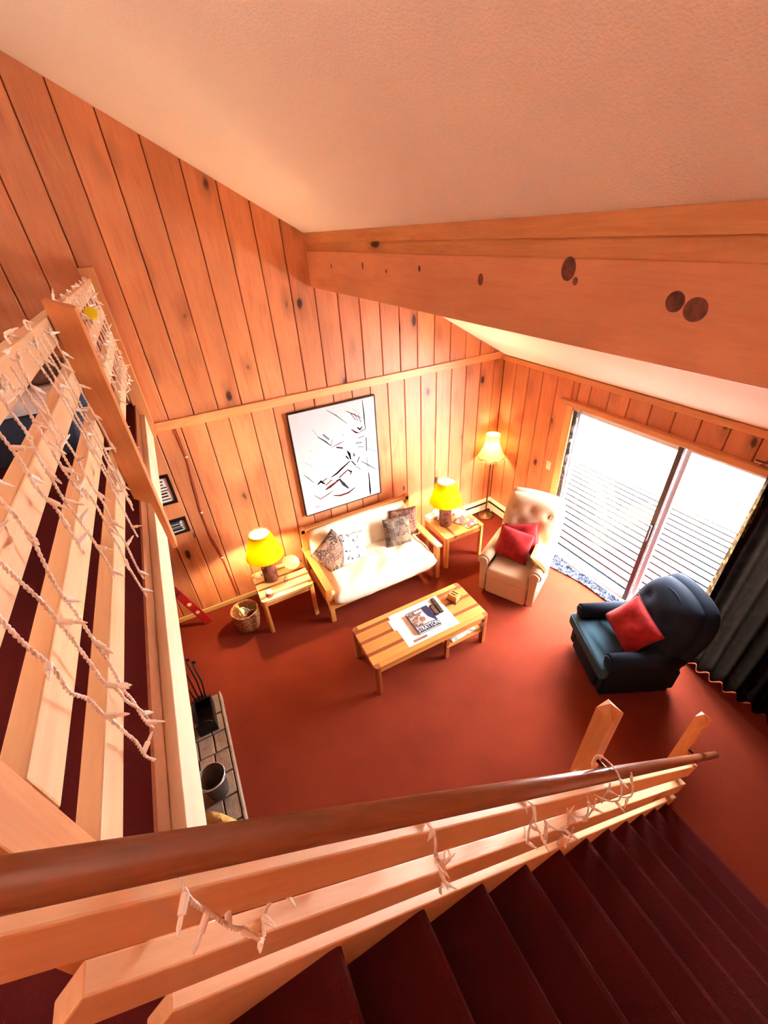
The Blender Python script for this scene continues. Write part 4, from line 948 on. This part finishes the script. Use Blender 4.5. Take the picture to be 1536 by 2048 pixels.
lg2 = thing('firewood_log', 'dark log lying flat on the hearth below the pale log', 'log', (-4.55, -2.62, .1)); obj('bark', tube([(-.12, .22, .075), (0, 0, .08), (.08, -.26, .075)], .07, 12, radii=[.068, .074, .068]), 'trunk', lg2, True); obj('end_grain', lathe([(0, 0), (.05, 0), (.05, .004), (0, .004)], 14), 'oak_lt', lg2, True, loc=(-.122, .223, .075), rot=(PI / 2, 0, -.5))

# ------------------------------------------------------------------ curtains and rug
def curtain(name, label, y0, y1, z0, z1, folds, amp, x0, mat, slant=0.0):
    root = thing(name, label, 'curtain', (x0, (y0 + y1) / 2, z0)); bm = bmesh.new(); nu, nv = folds * 10, 14; g = {}
    for i in range(nu + 1):
        for j in range(nv + 1):
            u = i / nu; v = j / nv; Y = y0 + (y1 - y0) * u + slant * (1 - v) * (1 - u)
            a = amp * (.75 + .4 * (1 - v)); X = x0 + a * math.sin(2 * PI * folds * u + .5 * math.sin(3 * v + 5 * u)) + .02 * noise.noise(Vector((u * 5, v * 3, 1)))
            g[i, j] = bm.verts.new((X, Y, z0 + (z1 - z0) * v))
    for i in range(nu):
        for j in range(nv): bm.faces.new((g[i, j], g[i + 1, j], g[i + 1, j + 1], g[i, j + 1]))
    bmesh.ops.solidify(bm, geom=bm.faces[:], thickness=.003)
    o = obj('cloth', bm, mat, root, True, world=True)
    obj('heading', box(x0 - .02, x0 + .02, min(y0, y1), max(y0, y1), z1 - .005, z1 + .03), mat, root, world=True)
    return root
curtain('curtain', 'dark plum brown curtain drawn to the right of the glass door', -3.13, -4.75, 0.005, 2.12, 13, .036, -.13, 'curtain', -.03)
curtain('curtain', 'narrow gathered curtain strip at the left door jamb', -1.225, -1.30, .02, 2.0, 2, .018, -.028, 'mottled')
cr = bpy.data.objects['curtain']
bm = bmesh.new(); g = {}
for i in range(25):
    for j in range(13):
        u = i / 24; v = j / 12; g[i, j] = bm.verts.new((-.10 + .012 * math.sin(u * 14 + 2 * v), -3.10 - .15 * u, .02 + 2.08 * v))
for i in range(24):
    for j in range(12): bm.faces.new((g[i, j], g[i + 1, j], g[i + 1, j + 1], g[i, j + 1]))
bmesh.ops.solidify(bm, geom=bm.faces[:], thickness=.002)
obj('lining_edge', bm, 'lining', cr, True, world=True)
rod = thing('curtain_rod', 'wooden curtain rod above the glass door', 'rod', (-.10, -3.9, 2.15)); obj('pole', tube([(-.13, -3.0, 2.16), (-.13, -4.8, 2.16)], .012, 10), 'oak_dk', rod, True, world=True)
for yy in (-3.05, -4.75): obj('bracket', box(-.14, 0, yy - .01, yy + .01, 2.135, 2.15), 'oak_dk', rod, world=True)
bm = bmesh.new(); g = {}; nu, nv = 60, 16
for i in range(nu + 1):
    for j in range(nv + 1):
        u = i / nu; v = j / nv; Y = -1.25 - 1.30 * u; wv = .25 * (1 - .72 * u) + .02 * math.sin(9 * u); X = -.024 - wv * v
        z = .012 + .028 * abs(noise.noise(Vector((u * 16, v * 5, 2)))) + .018 * math.sin(v * 7 + 9 * u) ** 2 * (1 - v)
        g[i, j] = bm.verts.new((X, Y, z))
for i in range(nu):
    for j in range(nv): bm.faces.new((g[i, j], g[i + 1, j], g[i + 1, j + 1], g[i, j + 1]))
bmesh.ops.solidify(bm, geom=bm.faces[:], thickness=.008)
tag(obj('crumpled_rug', bm, 'rug', None, True), 'crumpled blue and white rug along the glass door sill', 'rug')

# ------------------------------------------------------------------ icicle light strings
bulb_me = None
def bulb_mesh():
    bm = lathe([(0, 0), (.0050, 0), (.0055, .003), (.0052, .021), (.0030, .0225)], 8); n0 = len(bm.faces)
    bm.faces.ensure_lookup_table()
    lathe([(.0030, .0225), (.0034, .027), (.0030, .034), (.0012, .041), (0, .042)], 8, bm)
    bm.faces.ensure_lookup_table()
    for f in bm.faces:
        if f.calc_center_median().z > .0226: f.material_index = 1
    return bm
def twisted(path, bm, r=.0021, pitch=.019):
    """a twisted pair of wires following path (list of Vectors)"""
    pts = [Vector(p) for p in path]; dense = []
    for a, b in zip(pts, pts[1:]):
        n = max(2, int((b - a).length / .004))
        for k in range(n): dense.append(a.lerp(b, k / n))
    dense.append(pts[-1]); s = 0; A = []; B = []
    for i, p in enumerate(dense):
        d = (dense[min(i + 1, len(dense) - 1)] - dense[max(i - 1, 0)]).normalized()
        a = d.cross(Vector((.3, .8, .52))).normalized(); b = d.cross(a); ph = 2 * PI * s / pitch
        o = (a * math.cos(ph) + b * math.sin(ph)) * r * .9; A.append(p + o); B.append(p - o); s += .004
    tube(A, r, 4, bm); tube(B, r, 4, bm)
def smooth_path(pts, n=6):
    P = [Vector(p) for p in pts]; out = []
    for i in range(len(P) - 1):
        p0, p1, p2, p3 = P[max(i - 1, 0)], P[i], P[i + 1], P[min(i + 2, len(P) - 1)]
        for k in range(n):
            t = k / n; out.append(.5 * ((2 * p1) + (p2 - p0) * t + (2 * p0 - 5 * p1 + 4 * p2 - p3) * t * t + (3 * p1 - p0 - 3 * p2 + p3) * t ** 3))
    out.append(P[-1]); return out
proto = [None]
def add_bulb(root, p, d):
    d = d.normalized(); q = Vector((0, 0, 1)).rotation_difference(d)
    if proto[0] is None:
        o = obj('bulb', bulb_mesh(), ['wire', 'clear'], root, False); proto[0] = o
    else: o = dup(proto[0], root)
    o.location = Vector(p) - Vector(root.location); o.rotation_euler = q.to_euler()
rg = random.Random(21)
def drop(root, start, length, lean, nb):
    p = Vector(start); path = [p.copy()]; n = max(4, int(length / .05)); dirv = Vector((0, lean, -1)).normalized()
    for k in range(n):
        p = p + dirv * (length / n) + Vector((rg.uniform(-.002, .006), rg.uniform(-.014, .014), 0)); p.x = max(p.x, LX + .006); p.x = min(p.x, LX + .03); path.append(p.copy())
    sp = smooth_path(path, 4); bm = bmesh.new(); twisted(sp, bm); obj('drop_wire', bm, 'wire', root, True, world=True)
    for k in range(nb):
        i = int((k + .7) / nb * (len(sp) - 1)); dd = Vector((rg.uniform(.1, .8), rg.uniform(-1, 1), rg.uniform(-1.0, .35))); add_bulb(root, sp[i], dd)
def icicle(label, y0, y1, step, nbs, lens):
    root = thing('icicle_light_string', label, 'string lights', (LX, (y0 + y1) / 2, 3.59), 0, 'white icicle lights on the loft railing')
    path = []; y = y0; k = 0
    while y < y1:
        path.append((LX + .008 if k % 2 else LX - .02, y, 3.597 + (.012 if k % 2 == 0 else -.035 - .03 * rg.random()))); y += .09 + .05 * rg.random(); k += 1
    sp = smooth_path(path, 6); bm = bmesh.new(); twisted(sp, bm); obj('main_wire', bm, 'wire', root, True, world=True)
    for p in sp[3::9]: add_bulb(root, p, Vector((rg.uniform(.2, 1), rg.uniform(-1, 1), rg.uniform(-.3, .8))))
    y = y0 + .05
    while y < y1:
        drop(root, (LX + .01, y, 3.57), rg.uniform(*lens), rg.uniform(-.04, .14), rg.randint(*nbs)); y += step * rg.uniform(.6, 1.4)
    return root
icicle('white icicle lights hanging on the near half of the loft railing', -3.74, -2.42, .11, (4, 7), (.3, .74))
r2 = icicle('dense tangle of white icicle lights on the loft railing between post and wall', -2.15, -.26, .125, (4, 6), (.45, .72))
yt = thing('yellow_tag', 'bright yellow plastic tag hanging on the far icicle lights', 'tag', (LX + .04, -1.400, 3.493)); 
obj('disc', xf(lathe([(0, 0), (.030, 0), (.033, .003), (.030, .006), (0, .006)], 8), Matrix.Rotation(PI / 2, 4, 'X')), 'yellow_tag', yt); obj('loop', tube([(.003, 0, .022), (.004, .004, .05), (.0, 0, .10)], .0015, 5), 'wire', yt)

# lights wound round the stair rails
sl = thing('light_string', 'white mini light string wound round the stair railing', 'string lights', (-3.4, -3.93, nz(-3.4)))
def S(x, h, y): return Vector((x, y, nz(x) + h))
yb = YS + .052; yf = YS - .010
pp = [S(-4.30, .60, yb), S(-4.18, .46, yb), S(-4.13, .30, yb), S(-4.09, .56, yb), S(-4.075, .572, YS + .02), S(-4.07, .552, yf), S(-4.065, .47, yf), S(-4.06, .39, yf), S(-4.05, .36, yf), S(-4.04, .275, yf), S(-4.03, .272, YS + .03), S(-3.98, .30, yb)]
x = -3.9
while x < -3.72: pp.append(S(x, .30 + .06 * rg.random(), yb + .01)); x += .05
pp += [S(-3.70, .553, yb), S(-3.69, .556, YS + .02), S(-3.685, .55, yf), S(-3.68, .42, yf), S(-3.67, .36, yf), S(-3.66, .272, yf), S(-3.65, .22, yf), S(-3.63, .272, YS + .02), S(-3.60, .31, yb)]
x = -3.55
while x < -3.38: pp.append(S(x, .30 + .08 * rg.random(), yb + .01)); x += .05
pp += [S(-3.36, .553, yb), S(-3.35, .556, YS + .02), S(-3.34, .55, yf), S(-3.33, .40, yf), S(-3.31, .272, yf), S(-3.29, .272, YS + .02), S(-3.27, .38, yb)]
for k in range(22):
    a = k * 1.25; xx = -3.26 + k * .022; rad = .075 if k > 12 else .045; hh = .62 if k > 12 else .33 + .012 * k
    pp.append(S(xx, hh + rad * 1.35 * math.sin(a), YS + .01 - rad * math.cos(a)))
sp = smooth_path(pp, 5); bm = bmesh.new(); twisted(sp, bm); obj('wire', bm, 'wire', sl, True, world=True)
for k in range(4, len(sp), 5):
    add_bulb(sl, sp[k], Vector((rg.uniform(-.6, .6), rg.uniform(-1, .3), rg.uniform(-1, .5))))
for xx, h0, LL in ((-3.02, .26, .16), (-3.10, .28, .10), (-2.95, .50, .16), (-3.66, .26, .08), (-2.90, .62, .12)):
    bm = bmesh.new(); q = [S(xx, h0, yf), S(xx, h0, yf) + Vector((.006, -.004, -LL * .5)), S(xx, h0, yf) + Vector((-.004, -.004, -LL))]
    twisted(smooth_path(q, 4), bm); obj('drop_wire', bm, 'wire', sl, True, world=True); add_bulb(sl, q[2], Vector((.1, -.1, -1))); add_bulb(sl, q[1], Vector((.6, -.6, -.4)))
